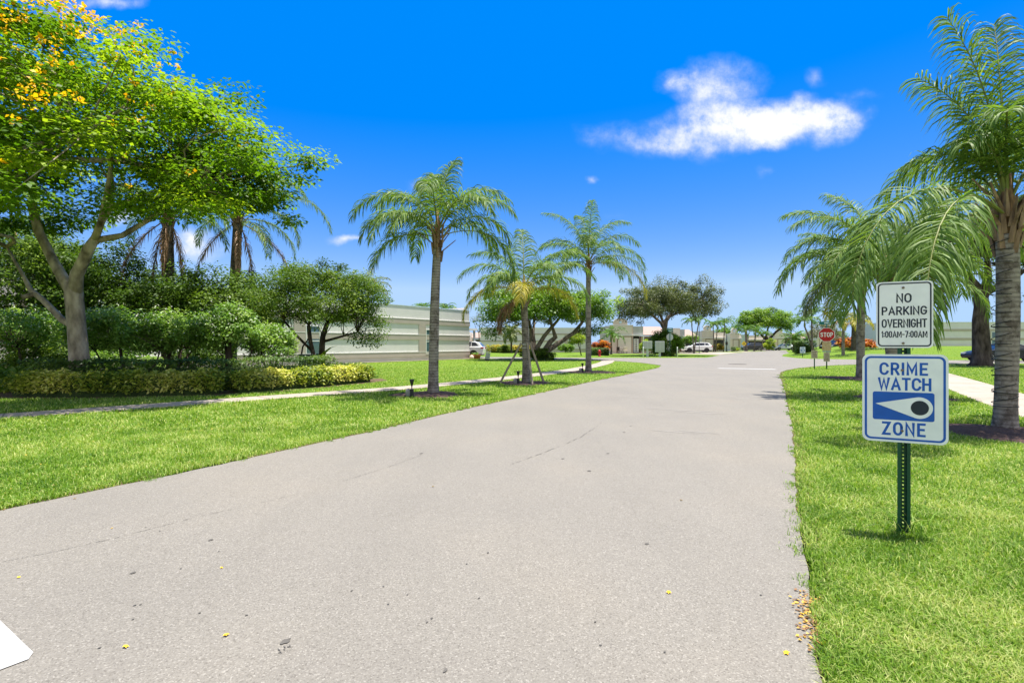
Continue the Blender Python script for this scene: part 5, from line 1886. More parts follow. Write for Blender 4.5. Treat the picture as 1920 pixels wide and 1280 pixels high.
    for s in (-1, 1):
        zz = .80 if kind == 'suv' else .64
        a_, b_ = sorted((s * (hw - .42), s * (hw - .02)))
        MB().box(-2.30, -2.02, a_, b_, zz - .07, zz + .07).build('headlight', M['lamp_clear'], root, bevel=.02)
        zz = 1.0 if kind == 'suv' else .82
        a_, b_ = sorted((s * (hw - .45), s * (hw + .004)))
        MB().box(2.08, 2.345, a_, b_, zz - .09, zz + .08).build('tail_light', M['lamp_red'], root, bevel=.02)
        a_, b_ = sorted((s * (hw + .0), s * (hw + .16)))
        MB().box(-.80, -.66, a_, b_, gb[0][1] + .02, gb[0][1] + .15).build('wing_mirror', M[paint], root, bevel=.02)
        zz = .86 if kind == 'suv' else .76
        for xh in (0.0, 1.0):
            a_, b_ = sorted((s * (hw - .01), s * (hw + .02)))
            MB().box(xh, xh + .18, a_, b_, zz, zz + .03).build('door_handle', M[paint], root)
    MB().box(-2.20, 2.20, -hw - .008, hw + .008, .24, .42).build('sill', M['plastic_black'], root, bevel=.03)
    return root


car('white car with black wheels parked on the drive beyond the mailboxes', (ax(1306, 84.5), 84.5, 0.03), R(-4), 'car_white', 'suv', rim='rim_dark')
car('white car under the carport with only its rear half showing', (ax(866, 52.3), 52.3, 0.03), R(-6), 'car_white', 'suv', rim='rim_dark')
car('dark grey car parked behind the yellow warning sign', (ax(1409, 113), 113, 0.03), R(-3), 'car_dark', 'suv')
car('white sedan parked at the far end of the road', (ax(1470, 116), 116, 0.03), R(-5), 'car_white', 'sedan')
car('dark blue sedan passing behind the oak trunk at the right edge', (ax(1873, 41.4), 41.4, 0.02), R(-2), 'car_navy', 'sedan')
car('dark car half hidden behind the stop sign and crotons', (ax(1571, 73), 73, 0.35), R(20), 'car_navy', 'suv')

# ------------------------------------------------------------------ trees and plants farther off
def many_trunks():
    X, Y = ax(1012, 46), 46
    k = Y / 960

    def q(px, py, dy=0):
        return ((px - 1012) * k, dy, 1.4 + (645 - py) * k)
    st = [([q(1008, 673), q(1000, 655, .1), q(996, 640, .2), q(995, 615, .3), q(990, 595, .3)], [.30, .22, .17, .14, .09]),
          ([q(1006, 668, .3), q(1003, 650, .4), q(1000, 625, .6), q(1003, 600, .8)], [.25, .18, .14, .09]),
          ([q(1012, 672), q(1008, 650, -.2), q(1020, 630, -.4), q(1035, 612, -.5), q(1050, 595, -.6)], [.30, .22, .18, .15, .09]),
          ([q(1014, 670, -.1), q(1022, 655, -.2), q(1032, 640, -.2), q(1041, 632, -.2), q(1037, 618, -.2), q(1030, 600, -.1)], [.32, .25, .23, .22, .14, .09]),
          ([q(1018, 670, -.2), q(1028, 656, -.3), q(1055, 638, -.3), q(1075, 624, -.3), q(1090, 606, -.2), q(1100, 585, 0)], [.32, .25, .2, .17, .13, .08]),
          ([q(1075, 624, -.3), q(1086, 621, -.4)], [.12, .11])]
    bushy_tree('spreading_tree', 'broad green tree with many snaking trunks at the corner of the side street', 'tree', (X, Y, 0), (.55, 0, 4.35), (5.6, 4.4, 2.25), 260, .85, 190, .20, 'mt_leaf', 'bark_grey', 101, st, zlo=-.35, flat=.6, rmin=.4, twig=.045,
               extra=[(-4.6, 0, 2.6), (-4.2, .3, 2.3), (-3.8, 0, 2.7), (4.9, 0, 2.6), (5.2, .2, 2.9), (4.4, -.3, 2.5), (3.9, -.3, 2.6), (-2.9, -.2, 3.0)], tint=.25)


many_trunks()
bushy_tree('ivy_clump', 'dark ivy and young plants round the feet of the many trunks', 'ground plant', (ax(1012, 45.4), 45.4, 0), (0.1, 0, .35), (1.5, .9, .65), 50, .32, 90, .15, 'dk_leaf', 'bark_dark', 102, [], zlo=-.3)
strap_plant('spiky_plant', 'dark spiky plant beside the many trunks', (ax(1033, 44.8), 44.8, 0), 30, .9, .10, M['dk_leaf'], 103, spread=.4, e0=(30, 80))


def q_at(px0, Y):
    k = Y / 960
    return lambda px, py, dy=0: ((px - px0) * k, dy, 1.4 + (645 - py) * k)


q = q_at(1246, 62)
bushy_tree('oak_tree', 'large grey-green oak with an airy crown above the mailboxes', 'tree', (ax(1246, 62), 62, 0), (.5, 0, 5.9), (6.2, 5.0, 3.0), 340, .75, 150, .17, 'oak_leaf', 'bark_grey', 104,
           [([q(1243, 668), q(1245, 645), q(1246, 620), q(1249, 600), q(1258, 590)], [.42, .32, .3, .26, .15]), ([q(1246, 618), q(1238, 605, -.2), q(1220, 590, -.4), q(1205, 575, -.5)], [.2, .17, .13, .08]),
            ([q(1249, 602), q(1262, 585, .3), q(1275, 570, .5)], [.2, .14, .08]), ([q(1247, 612), q(1240, 590, .5), q(1235, 565, .8)], [.2, .14, .08]), ([q(1258, 592), q(1285, 580, -.3), q(1310, 565, -.3)], [.15, .1, .06])],
           zlo=-.42, lobes=.2, rmin=.3, twig=.05, flat=.7, hang=.1, up=.2,
           extra=[q(1165, 570), q(1158, 585), q(1172, 590), q(1180, 600), q(1330, 545), q(1338, 555), q(1340, 570), q(1325, 575), q(1160, 560), q(1318, 590), q(1200, 605), q(1170, 578), q(1185, 585), q(1345, 562), q(1335, 540), q(1312, 528), q(1320, 520)])
rng_ = np.random.default_rng(12)
bushy_tree('ivy_mound', 'dark green ivy mound round the oak trunk behind the mailboxes', 'shrub', (ax(1247, 59.5), 59.5, 0), (0, 0, 1.35), (1.75, 1.2, 1.6), 110, .42, 100, .17, 'dk_leaf', 'bark_dark', 105, [], zlo=-.75, rmin=.6)
bushy_tree('bush', 'rounded light green bush right of the back of the stop sign', 'shrub', (ax(1268, 58.5), 58.5, 0), (0, 0, 1.35), (.8, .7, 1.0), 36, .32, 80, .15, 'mt_leaf', 'bark_dark', 106, [stem((0, 0, 0), (0, 0, .6), (0, 0, 1.2), r0=.06, r1=.03)], zlo=-.6)
bushy_tree('bush', 'low hedge seen over the top of the smaller mailbox', 'shrub', (ax(1214, 72), 72, 0), (0, 0, 1.1), (1.4, .7, 1.1), 50, .34, 70, .16, 'lime_leaf', 'bark_dark', 107, [], zlo=-.6)
bushy_tree('bare_tree', 'thin half-bare tree beside the end of the left house', 'tree', (ax(898, 70), 70, 0), (0, 0, 4.6), (1.0, .9, 1.2), 26, .38, 22, .15, 'grey_leaf', 'bark_grey', 108,
           [stem((0, 0, 0), (.05, 0, 1.6), (0, 0, 3.0), (.1, 0, 4.0), r0=.09, r1=.05), stem((.05, 0, 2.8), (-.4, 0, 3.6), (-.7, 0, 4.4), r0=.05, r1=.02), stem((.05, 0, 3.0), (.5, 0, 3.9), (.6, 0, 4.8), r0=.05, r1=.02)])
bushy_tree('topiary_tree', 'small round lime topiary tree on a slanting stem', 'tree', (ax(1090, 62), 62, 0), (-.5, 0, 2.0), (1.02, .95, .78), 60, .3, 80, .13, 'lime_leaf', 'bark_dark', 109, [stem((0, 0, 0), (-.15, 0, .7), (-.4, 0, 1.5), r0=.07, r1=.05)], zlo=-.7, rmin=.6)
hedge('yellow_hedge', 'yellow hedge along the foot of the house across the side street', [(ax(912, 83), 83), (ax(960, 83), 83), (ax(1003, 82), 82)], 1.3, 1.25, 'yellow_hedge', 110, 2600, .22, wob=.12)
bushy_tree('bush', 'low green bush at the foot of the house behind the many trunks', 'shrub', (ax(1062, 80), 80, 0), (0, 0, .6), (1.4, .8, .8), 40, .34, 60, .2, 'mt_leaf', 'bark_dark', 111, [], zlo=-.4)
bushy_tree('bush', 'low green bush between the yellow hedge and the fan palm', 'shrub', (ax(946, 82), 82, 0), (0, 0, .6), (1.1, .8, .75), 36, .34, 60, .2, 'rd_leaf', 'bark_dark', 112, [], zlo=-.4)
bushy_tree('croton_bush', 'orange and red croton behind the fire hydrant', 'shrub', (ax(1126, 65.5), 65.5, 0), (0, 0, 1.1), (1.35, .8, .75), 50, .3, 60, .2, 'croton', 'bark_dark', 113, [stem((0, 0, 0), (0, 0, .6), (0, 0, 1.0), r0=.05, r1=.03)], zlo=-.5, up=.2)
hedge('clipped_hedge', 'small clipped hedge right behind the fire hydrant', [(ax(1109, 63), 63), (ax(1141, 63), 63)], 1.0, .88, 'hedge_leaf', 114, 2200, .13, clip=True, wob=.04)


def far_palm(label, loc, h, r, n, L, seed, lean=(0, 0), m='adonidia', group=None, e=(75, 25), D=118, nl=24, width=.075, leafL=.55, name='small_palm', bark='bark_grey', droop=.30):
    rng = np.random.default_rng(seed)
    root = thing(name, label, 'palm tree', loc, 0, group)
    top = palm_trunk(root, h, r, r * .75, M[bark], lean, seed, flare=1.3, sides=8, n=14)
    sh = MB()
    sh.tube([top, top + Vector((0, 0, .35)), top + Vector((0, 0, .7))], [r * .9, r * .95, r * .35], 8)
    sh.build('crown_shaft', M['rachis'], root)
    for i in range(n):
        a = i * 2.399 + rng.normal() * .2
        e0 = e[0] + (e[1] - e[0]) * (i / n) + rng.normal() * 6
        me = frond_mesh(a, e0, L * (.85 + .3 * rng.random()), D * (.85 + .25 * rng.random()), nl, leafL, rng, M[m], M['rachis'], bare=.12, droop=droop, width=width, K=3, r0=.025)
        o = link('frond', me, root)
        o.location = top + Vector((0, 0, .6))
    return root


g = 'slender palms along the far road'
far_palm('fan-like pale palm with hanging grey fronds by the house behind the many trunks', (ax(959, 80), 80, 0), 2.7, .16, 16, 2.0, 120, m='fan_leaf', e=(70, -45), D=70, nl=26, width=.13, leafL=.8, name='fan_palm', bark='bark_dark', droop=.6)
far_palm('low bushy palm at the left corner of the pink villa', (ax(1146, 70), 70, 0), 1.9, .14, 14, 2.3, 121, m='adonidia', e=(75, 10), D=105, group=g)
far_palm('slender palm left of the pair in front of the white parked car', (ax(1301, 79.5), 79.5, 0), 4.2, .11, 10, 1.9, 122, lean=(-.3, 0), group=g)
far_palm('leaning slender palm right of the pair in front of the white parked car', (ax(1301.6, 79.8), 79.8, 0), 4.4, .11, 10, 1.9, 123, lean=(.65, 0), group=g)
far_palm('slender palm just right of the white parked car', (ax(1338, 90), 90, 0), 4.0, .11, 11, 2.0, 124, lean=(-.1, 0), group=g)
far_palm('slender palm close behind the one right of the white parked car', (ax(1341.5, 91.5), 91.5, 0), 4.1, .11, 10, 2.0, 125, lean=(.25, 0), group=g)
far_palm('slender palm left of the dark lamp post', (ax(1356.5, 93), 93, 0), 4.6, .11, 12, 2.2, 126, lean=(.2, 0), group=g)
far_palm('bushy palm above the yellow warning sign', (ax(1399, 100), 100, 0), 3.4, .26, 15, 2.7, 127, group=g, D=110)
far_palm('palm with reddish stems in front of the dark grey car', (ax(1414, 102), 102, 0), 3.2, .16, 15, 2.6, 128, lean=(.2, 0), group=g)
far_palm('slanting palm beside the palm with reddish stems', (ax(1427, 104), 104, 0), 2.6, .12, 10, 2.0, 129, lean=(.5, 0), group=g)
far_palm('slanting slender palm left of the stop sign', (ax(1527, 62), 62, 0), 3.5, .12, 12, 2.1, 130, lean=(-1.2, 0), group=g)
far_palm('upright slender palm left of the stop sign', (ax(1523, 64), 64, 0), 4.5, .12, 13, 2.3, 131, lean=(.0, 0), group=g)
far_palm('dark palm crown peeping over the left house beside the tallest kerb palm', (ax(797, 66), 66, 0), 5.2, .14, 12, 2.4, 132, group='palms peeping over the left house')
far_palm('second dark palm crown peeping over the left house, nearer its corner', (ax(834, 66), 66, 0), 5.1, .14, 12, 2.2, 133, group='palms peeping over the left house')
far_palm('stocky sago-like palm behind the clipped block hedge', (ax(1490, 88), 88, 0), 1.5, .34, 26, 2.6, 134, e=(80, 0), D=85, nl=30, name='sago_palm', bark='bark_dark')
FJ = [(a_, e_, L_, d_, k_) for a_, e_, L_, d_, k_ in ((180, 30, 2.7, 115, 'o'), (150, 50, 2.7, 110, 'o'), (0, 20, 2.6, 105, 'y'), (20, 45, 2.8, 110, 'o'), (-60, 25, 2.4, 110, 'y'), (-120, 10, 2.3, 95, 'y'), (90, 60, 2.6, 90, 'o'), (60, 20, 2.4, 100, 'o'), (-90, 50, 2.4, 115, 'o'), (200, 0, 2.3, 85, 'd'))]
queen_palm('palm with golden hanging fronds on a pale thin trunk right of the stop sign', (ax(1581, 53), 53, 0), 3.9, .16, .12, FJ, 135, boot_n=0, nl=34, width=.055, boot_h=.4)
queen_palm('palm with golden skirt on a dark trunk beside the crotons', (ax(1601, 58), 58, 0), 3.8, .30, .22, FJ[::-1], 136, boot_n=8, nl=34, width=.055, bark='palm_bark_dark')

q = q_at(1440, 118)
bushy_tree('shade_tree', 'broad yellow-green tree at the far end of the road', 'tree', (ax(1440, 118), 118, 0), (-.6, 0, 6.2), (6.4, 5, 3.4), 260, 1.0, 100, .32, 'mt_leaf', 'bark_dark', 140,
           [([q(1440, 657), q(1440, 640), q(1436, 630)], [.5, .4, .3]), ([q(1440, 640), q(1425, 625), q(1412, 612)], [.3, .25, .15]), ([q(1440, 638), q(1455, 622), q(1470, 612)], [.3, .25, .15]), ([q(1436, 632), q(1440, 615), q(1445, 600)], [.25, .2, .1])], zlo=-.35, tint=.3, tcen=.6,
           extra=[q(1382, 612), q(1376, 600), q(1390, 618), q(1480, 618), q(1486, 608), q(1392, 590)])
bushy_tree('bush', 'yellow-green upright bush left of the far white sedan', 'shrub', (ax(1443, 108), 108, 0), (0, 0, 1.35), (1.05, .9, 1.2), 40, .4, 60, .22, 'lime_leaf', 'bark_dark', 141, [], zlo=-.9)
bushy_tree('bush', 'dark ball-shaped bush of the pair by the far drive', 'shrub', (ax(1374.5, 97), 97, 0), (0, 0, .42), (.38, .38, .42), 14, .2, 60, .14, 'hedge_leaf', 'bark_dark', 142, [], zlo=-.9)
bushy_tree('bush', 'light ball-shaped bush of the pair by the far drive', 'shrub', (ax(1381, 97), 97, 0), (0, 0, .45), (.42, .42, .45), 14, .22, 60, .14, 'lime_leaf', 'bark_dark', 143, [], zlo=-.9)
bushy_tree('croton_bush', 'orange and yellow-green croton right of the white parked car', 'shrub', (ax(1347, 92.5), 92.5, 0), (0, 0, .75), (.85, .7, .75), 36, .3, 60, .2, 'croton_mix', 'bark_dark', 144, [], zlo=-.5)
bushy_tree('bush', 'feathery green bush behind the white parked car', 'shrub', (ax(1296, 87), 87, 0), (0, 0, 1.9), (1.5, .8, 1.0), 44, .4, 60, .2, 'mt_leaf', 'bark_dark', 145, [stem((0, 0, 0), (0, 0, .8), (0, 0, 1.6), r0=.06, r1=.03)], zlo=-.5)
hedge('clipped_hedge', 'tall clipped block hedge at the corner left of the stop sign', [(ax(1489, 68), 68), (ax(1507, 67.5), 67.5), (ax(1529, 67), 67)], 1.6, 1.7, 'hedge_leaf', 146, 5200, .15, clip=True, wob=.03)
bushy_tree('grey_tree', 'grey-leaved wispy tree behind the stop sign', 'tree', (ax(1546, 78), 78, 0.2), (0, 0, 3.0), (2.6, 2, 1.8), 80, .55, 70, .2, 'grey_leaf', 'bark_dark', 147,
           [stem((-.7, 0, 0), (-.6, 0, 1.0), (0, 0, 2.2), r0=.2, r1=.1)], zlo=-.6, rmin=.3)
bushy_tree('croton_bush', 'big orange and red croton behind the golden-fronded palms', 'shrub', (ax(1597, 61), 61, .2), (.2, 0, 1.15), (2.3, .9, .75), 90, .32, 60, .2, 'croton', 'bark_dark', 148, [stem((0, 0, 0), (0, 0, .6), (0, 0, 1.0), r0=.05, r1=.03)], zlo=-.4, up=.2)
hedge('clipped_hedge', 'low dark hedge below the orange croton right of the stop sign', [(ax(1586, 59), 59), (ax(1620, 59), 59), (ax(1668, 59.5), 59.5)], 1.3, .95, 'hedge_leaf', 149, 4200, .15, wob=.08)

q = q_at(1840, 33)
bushy_tree('oak_tree', 'spreading oak with a dark leaning trunk at the right edge', 'tree', (ax(1840, 33), 33, 0), (.4, 1.2, 7.6), (4.9, 4.2, 3.3), 300, .70, 150, .14, 'oak_pale', 'bark_dark', 150,
           [([q(1840, 687), q(1840, 680), q(1841, 660), q(1839, 630), q(1838, 600), q(1841, 575), q(1838, 555)], [.78, .56, .49, .44, .41, .40, .38]),
            ([q(1838, 560), q(1832, 535, .1), q(1818, 515, .2), q(1798, 498, .3), q(1775, 480, .5)], [.31, .26, .2, .16, .1]), ([q(1840, 560), q(1848, 540), q(1850, 515, -.1), q(1845, 480, -.2)], [.34, .27, .2, .12]),
            ([q(1846, 552), q(1860, 540, -.2), q(1885, 528, -.4), q(1915, 500, -.6)], [.22, .18, .14, .09])],
           zlo=-.42, rmin=.35, lobes=.2, twig=.05, flat=.6, extra=[q(1760, 500), q(1745, 485), q(1790, 505), q(1770, 520), q(1772, 535), q(1780, 545), q(1880, 535), q(1800, 480), q(1735, 470), q(1725, 450), q(1895, 560)], tcen=.5)
# low far greenery closing the horizon between the houses
for (px, Y, w, h, sd, lab) in ((1360, 150, 9, 6.3, 160, 'dark treetop showing over the roofs left of the yellow sign'), (1520, 150, 9, 5.6, 161, 'treetop on the horizon behind the sago-like palm'), (1480, 165, 8, 5.0, 162, 'pale treetop on the horizon behind the far white sedan'), (1555, 130, 8, 5.2, 163, 'treetop on the horizon behind the stop sign')):
    bushy_tree('far_tree', lab, 'tree', (ax(px, Y), Y, 0), (0, 0, h * .55), (w / 2, 3, h * .45), 60, 1.0, 60, .45, 'mt_leaf', 'bark_dark', sd, [stem((0, 0, 0), (0, 0, 1.5), (0, 0, 3.0), r0=.3, r1=.15)], zlo=-.6)


# ------------------------------------------------------------------ signs
def plate(parent, name, w, h, z, mface, r=.03, y=-.03, th=.003, x=0):
    mb = MB()
    mb.prism(rrect(w, h, r, x, z), y - th, y)
    return mb.build(name, M[mface], parent)


def border(parent, w, h, r, z, inset, t, m, y, x=0):
    mb = MB()
    o = rrect(w - 2 * inset, h - 2 * inset, max(.002, r - inset * .5), x, z)
    i = rrect(w - 2 * inset - 2 * t, h - 2 * inset - 2 * t, max(.0015, r - inset * .5 - t * .8), x, z)
    mb.ring(o, i, y - .0012, y)
    return mb.build('border', M[m], parent)


def u_post(parent, h, w=.078, m='post_green', z0=-.2):
    mb = MB()
    mb.box(-w / 2, -w / 2 + .017, -.012, -.008, z0, h)
    mb.box(w / 2 - .017, w / 2, -.012, -.008, z0, h)
    mb.box(-w / 2 + .017, -w / 2 + .021, -.012, .022, z0, h)
    mb.box(w / 2 - .021, w / 2 - .017, -.012, .022, z0, h)
    mb.box(-w / 2 + .021, -.0055, .018, .022, z0, h)
    mb.box(.0055, w / 2 - .021, .018, .022, z0, h)
    z = z0
    while z < h:
        mb.box(-.0055, .0055, .018, .022, z, min(h, z + .0165))
        z += .0275
    return mb.build('post', M[m], parent)


def main_sign():
    root = thing('street_sign', 'no parking and crime watch signs on one dark green perforated post', 'street sign', (2.853, 3.73, 0), R(-27))
    u_post(root, 1.83)
    W, H, Z = .335, .482, 1.614
    p = plate(root, 'parking_plate', W, H, Z, 'sign_grey', .03, -.014)
    y = -.017
    border(p, W, H, .03, Z, .010, .009, 'sign_ink', y)
    top = Z + H / 2
    for txt, f0, f1, x0, x1, b in (('NO', .18, .32, .36, .63, .155), ('PARKING', .375, .505, .10, .895, .155), ('OVERNIGHT', .565, .695, .10, .895, .14), ('1:00AM-7:00AM', .745, .845, .095, .90, .14)):
        strokes(txt, (x1 - x0) * W, (f1 - f0) * H, (x0 + x1 - 1) / 2 * W, top - (f0 + f1) / 2 * H, y, M['sign_ink'], p, b)
    W2, H2, Z2 = .505, .64, 1.006
    c = plate(root, 'crime_watch_plate', W2, H2, Z2, 'sign_white', .045, -.014)
    border(c, W2, H2, .045, Z2, .015, .014, 'sign_blue', y)
    strokes('CRIME', .285, .092, -.005, Z2 + .214, y, M['sign_blue'], c, .165, .40)
    strokes('WATCH', .313, .092, .0, Z2 + .104, y, M['sign_blue'], c, .165)
    mb = MB()
    mb.prism(rrect(.362, .205, .014, -.007, Z2 - .057), y - .0012, y)
    mb.build('panel', M['sign_blue'], c)
    cx, cz, r = .088, Z2 - .064, .077
    tip = (-.172, Z2 - .042)
    a0 = math.acos(r / math.hypot(tip[0] - cx, tip[1] - cz))
    base = math.atan2(tip[1] - cz, tip[0] - cx)
    pts = [tip] + [(cx + r * math.cos(t), cz + r * math.sin(t)) for t in np.linspace(base + a0, base + 2 * math.pi - a0, 30)]
    mb = MB()
    mb.prism(pts, y - .0026, y - .0013)
    mb.build('eye_shape', M['sign_white'], c)
    MB().cyl_y(cx + .002, cz, .052, y - .0040, y - .0027, 32).build('pupil', M['sign_ink'], c)
    strokes('ZONE', .256, .098, -.004, Z2 - .222, y, M['sign_blue'], c, .165, .42)
    for zz in (Z + H * .405, Z - H * .43):
        MB().cyl_y(-.006, zz, .0085, y - .006, y, 10).build('bolt', M['bolt'], p)
    for zz in (Z2 + .205, Z2 - .235):
        MB().cyl_y(-.012, zz, .0085, y - .006, y, 10).build('bolt', M['bolt'], c)
    strap_plant('weed_tuft', 'tuft of tall grass at the foot of the green sign post', (2.85, 3.68, 0), 26, .28, .008, M['grass'], 170, spread=.12, e0=(55, 88))


main_sign()


def octo(r, z):
    return [(r / math.cos(R(22.5)) * math.cos(R(22.5 + 45 * k)), z + r / math.cos(R(22.5)) * math.sin(R(22.5 + 45 * k))) for k in range(8)]


def bars(parent, rows, w, z0, z1, y, m, seed):
    """unreadable faded lines of print"""
    rng = random.Random(seed)
    mb = MB()
    for k in range(rows):
        zc = z1 - (z1 - z0) * (k + .5) / rows
        hh = (z1 - z0) / rows * .25
        x = -w / 2 + rng.uniform(0, .06)
        while x < w / 2 - .03:
            l = rng.uniform(.02, .06)
            mb.box(x, min(x + l, w / 2), y - .001, y, zc - hh, zc + hh)
            x += l + .014
    mb.build('faded_print', M[m], parent)


def stop_sign():
    Y = 28.6
    root = thing('stop_sign', 'red stop sign with street name blades and two faded plates below it', 'stop sign', (ax(1550, Y), Y, 0), R(-30))
    MB().tube([(0, .03, -.2), (0, .03, 2.75)], .032, 8).build('post', M['post_green'], root)
    z = 1.925
    o = MB().prism(octo(.388, z), -.006, 0).build('octagon', M['sign_white'], root)
    MB().prism(octo(.366, z), -.009, -.0062).build('red_face', M['sign_red'], o)
    strokes('STOP', .60, .255, 0, z, -.0092, M['sign_white'], o, .15, .34)
    p = plate(root, 'faded_plate', .44, .47, 1.295, 'sign_faded', .02, -.002)
    bars(p, 5, .36, 1.10, 1.50, -.0052, 'sign_tan', 3)
    b = MB().box(-.20, .20, -.006, -.002, .955, 1.05).build('narrow_plate', M['pedestal_grey'], root)
    p = plate(root, 'small_plate', .30, .50, .68, 'sign_tan', .02, -.004)
    bars(p, 6, .24, .48, .88, -.0072, 'faded_ink', 4)
    bl = MB().box(-.36, .36, -.004, .002, 2.50, 2.66).build('street_blade', M['sign_teal'], root)
    bars(bl, 1, .30, 2.52, 2.64, -.0042, 'sign_white', 5)
    strokes('CIR', .15, .085, .23, 2.58, -.0042, M['sign_white'], bl, .2)
    MB().box(-.003, .003, -.33, .39, 2.33, 2.48).build('street_blade', M['sign_teal'], root)
    t = thing('small_sign', 'small tan sign with faded print on a short post beside the stop sign', 'street sign', (ax(1527, Y), Y, 0), R(-29))
    MB().box(-.028, .028, 0, .03, -.2, 1.02).build('post', M['post_green'], t)
    p = plate(t, 'plate', .31, .45, .83, 'sign_tan', .025, -.001)
    bars(p, 4, .22, .66, 1.0, -.0045, 'faded_ink', 8)
    Y = 53.5
    t = thing('small_sign', 'small blue and white crime watch sign in front of the tall clipped hedge', 'street sign', (ax(1505, Y), Y, 0), R(-27))
    MB().box(-.03, .03, 0, .03, -.2, .9).build('post', M['post_green'], t)
    p = plate(t, 'plate', .50, .66, .79, 'sign_white', .04, -.002)
    border(p, .50, .66, .04, .79, .015, .014, 'sign_blue', -.0052)
    MB().prism(rrect(.36, .2, .014, 0, .74), -.0065, -.0052).build('panel', M['sign_blue'], p)
    MB().prism([(-.16, .74), (.02, .68), (.10, .68), (.14, .74), (.10, .80), (.02, .80)], -.0078, -.0066).build('eye_shape', M['sign_white'], p)
    strokes('CRIME', .28, .09, 0, 1.02, -.0052, M['sign_blue'], p, .18)
    strokes('WATCH', .30, .09, 0, .91, -.0052, M['sign_blue'], p, .18)
    strokes('ZONE', .25, .09, 0, .56, -.0052, M['sign_blue'], p, .18)
    Y = 58
    t = thing('stop_sign', 'grey back of a stop sign with teal street name blades above the ivy mound', 'stop sign', (ax(1256, Y - 1.5), Y - 1.5, 0), R(5))
    MB().tube([(0, -.03, -.1), (0, -.03, 3.0)], .04, 8).build('post', M['post_green'], t)
    MB().prism(octo(.375, 2.17), .008, .014).build('octagon', M['sign_back'], t)
    b1 = MB().box(-.30, .30, -.075, -.068, 2.99, 3.19).build('street_blade', M['sign_teal'], t)
    bars(b1, 1, .44, 3.02, 3.16, -.0755, 'sign_white', 11)
    b2 = MB().box(-.26, .30, -.075, -.068, 2.76, 2.96).build('street_blade', M['sign_teal'], t)
    bars(b2, 1, .40, 2.79, 2.93, -.0755, 'sign_white', 12)
    Y = 95
    t = thing('warning_sign', 'small yellow diamond warning sign on a thin pole beside the far drive', 'street sign', (ax(1395, Y), Y, 0), 0)
    MB().tube([(0, .03, -.1), (0, .03, 1.7)], .035, 8).build('post', M['sign_back'], t)
    d = MB().prism([(0, 1.02), (.47, 1.50), (0, 1.98), (-.47, 1.50)], -.01, 0).build('diamond', M['sign_yellow'], t)
    MB().prism([(-.10, 1.3), (.10, 1.3), (.05, 1.65), (-.05, 1.65)], -.0115, -.0102).build('symbol', M['sign_ink'], d)


stop_sign()


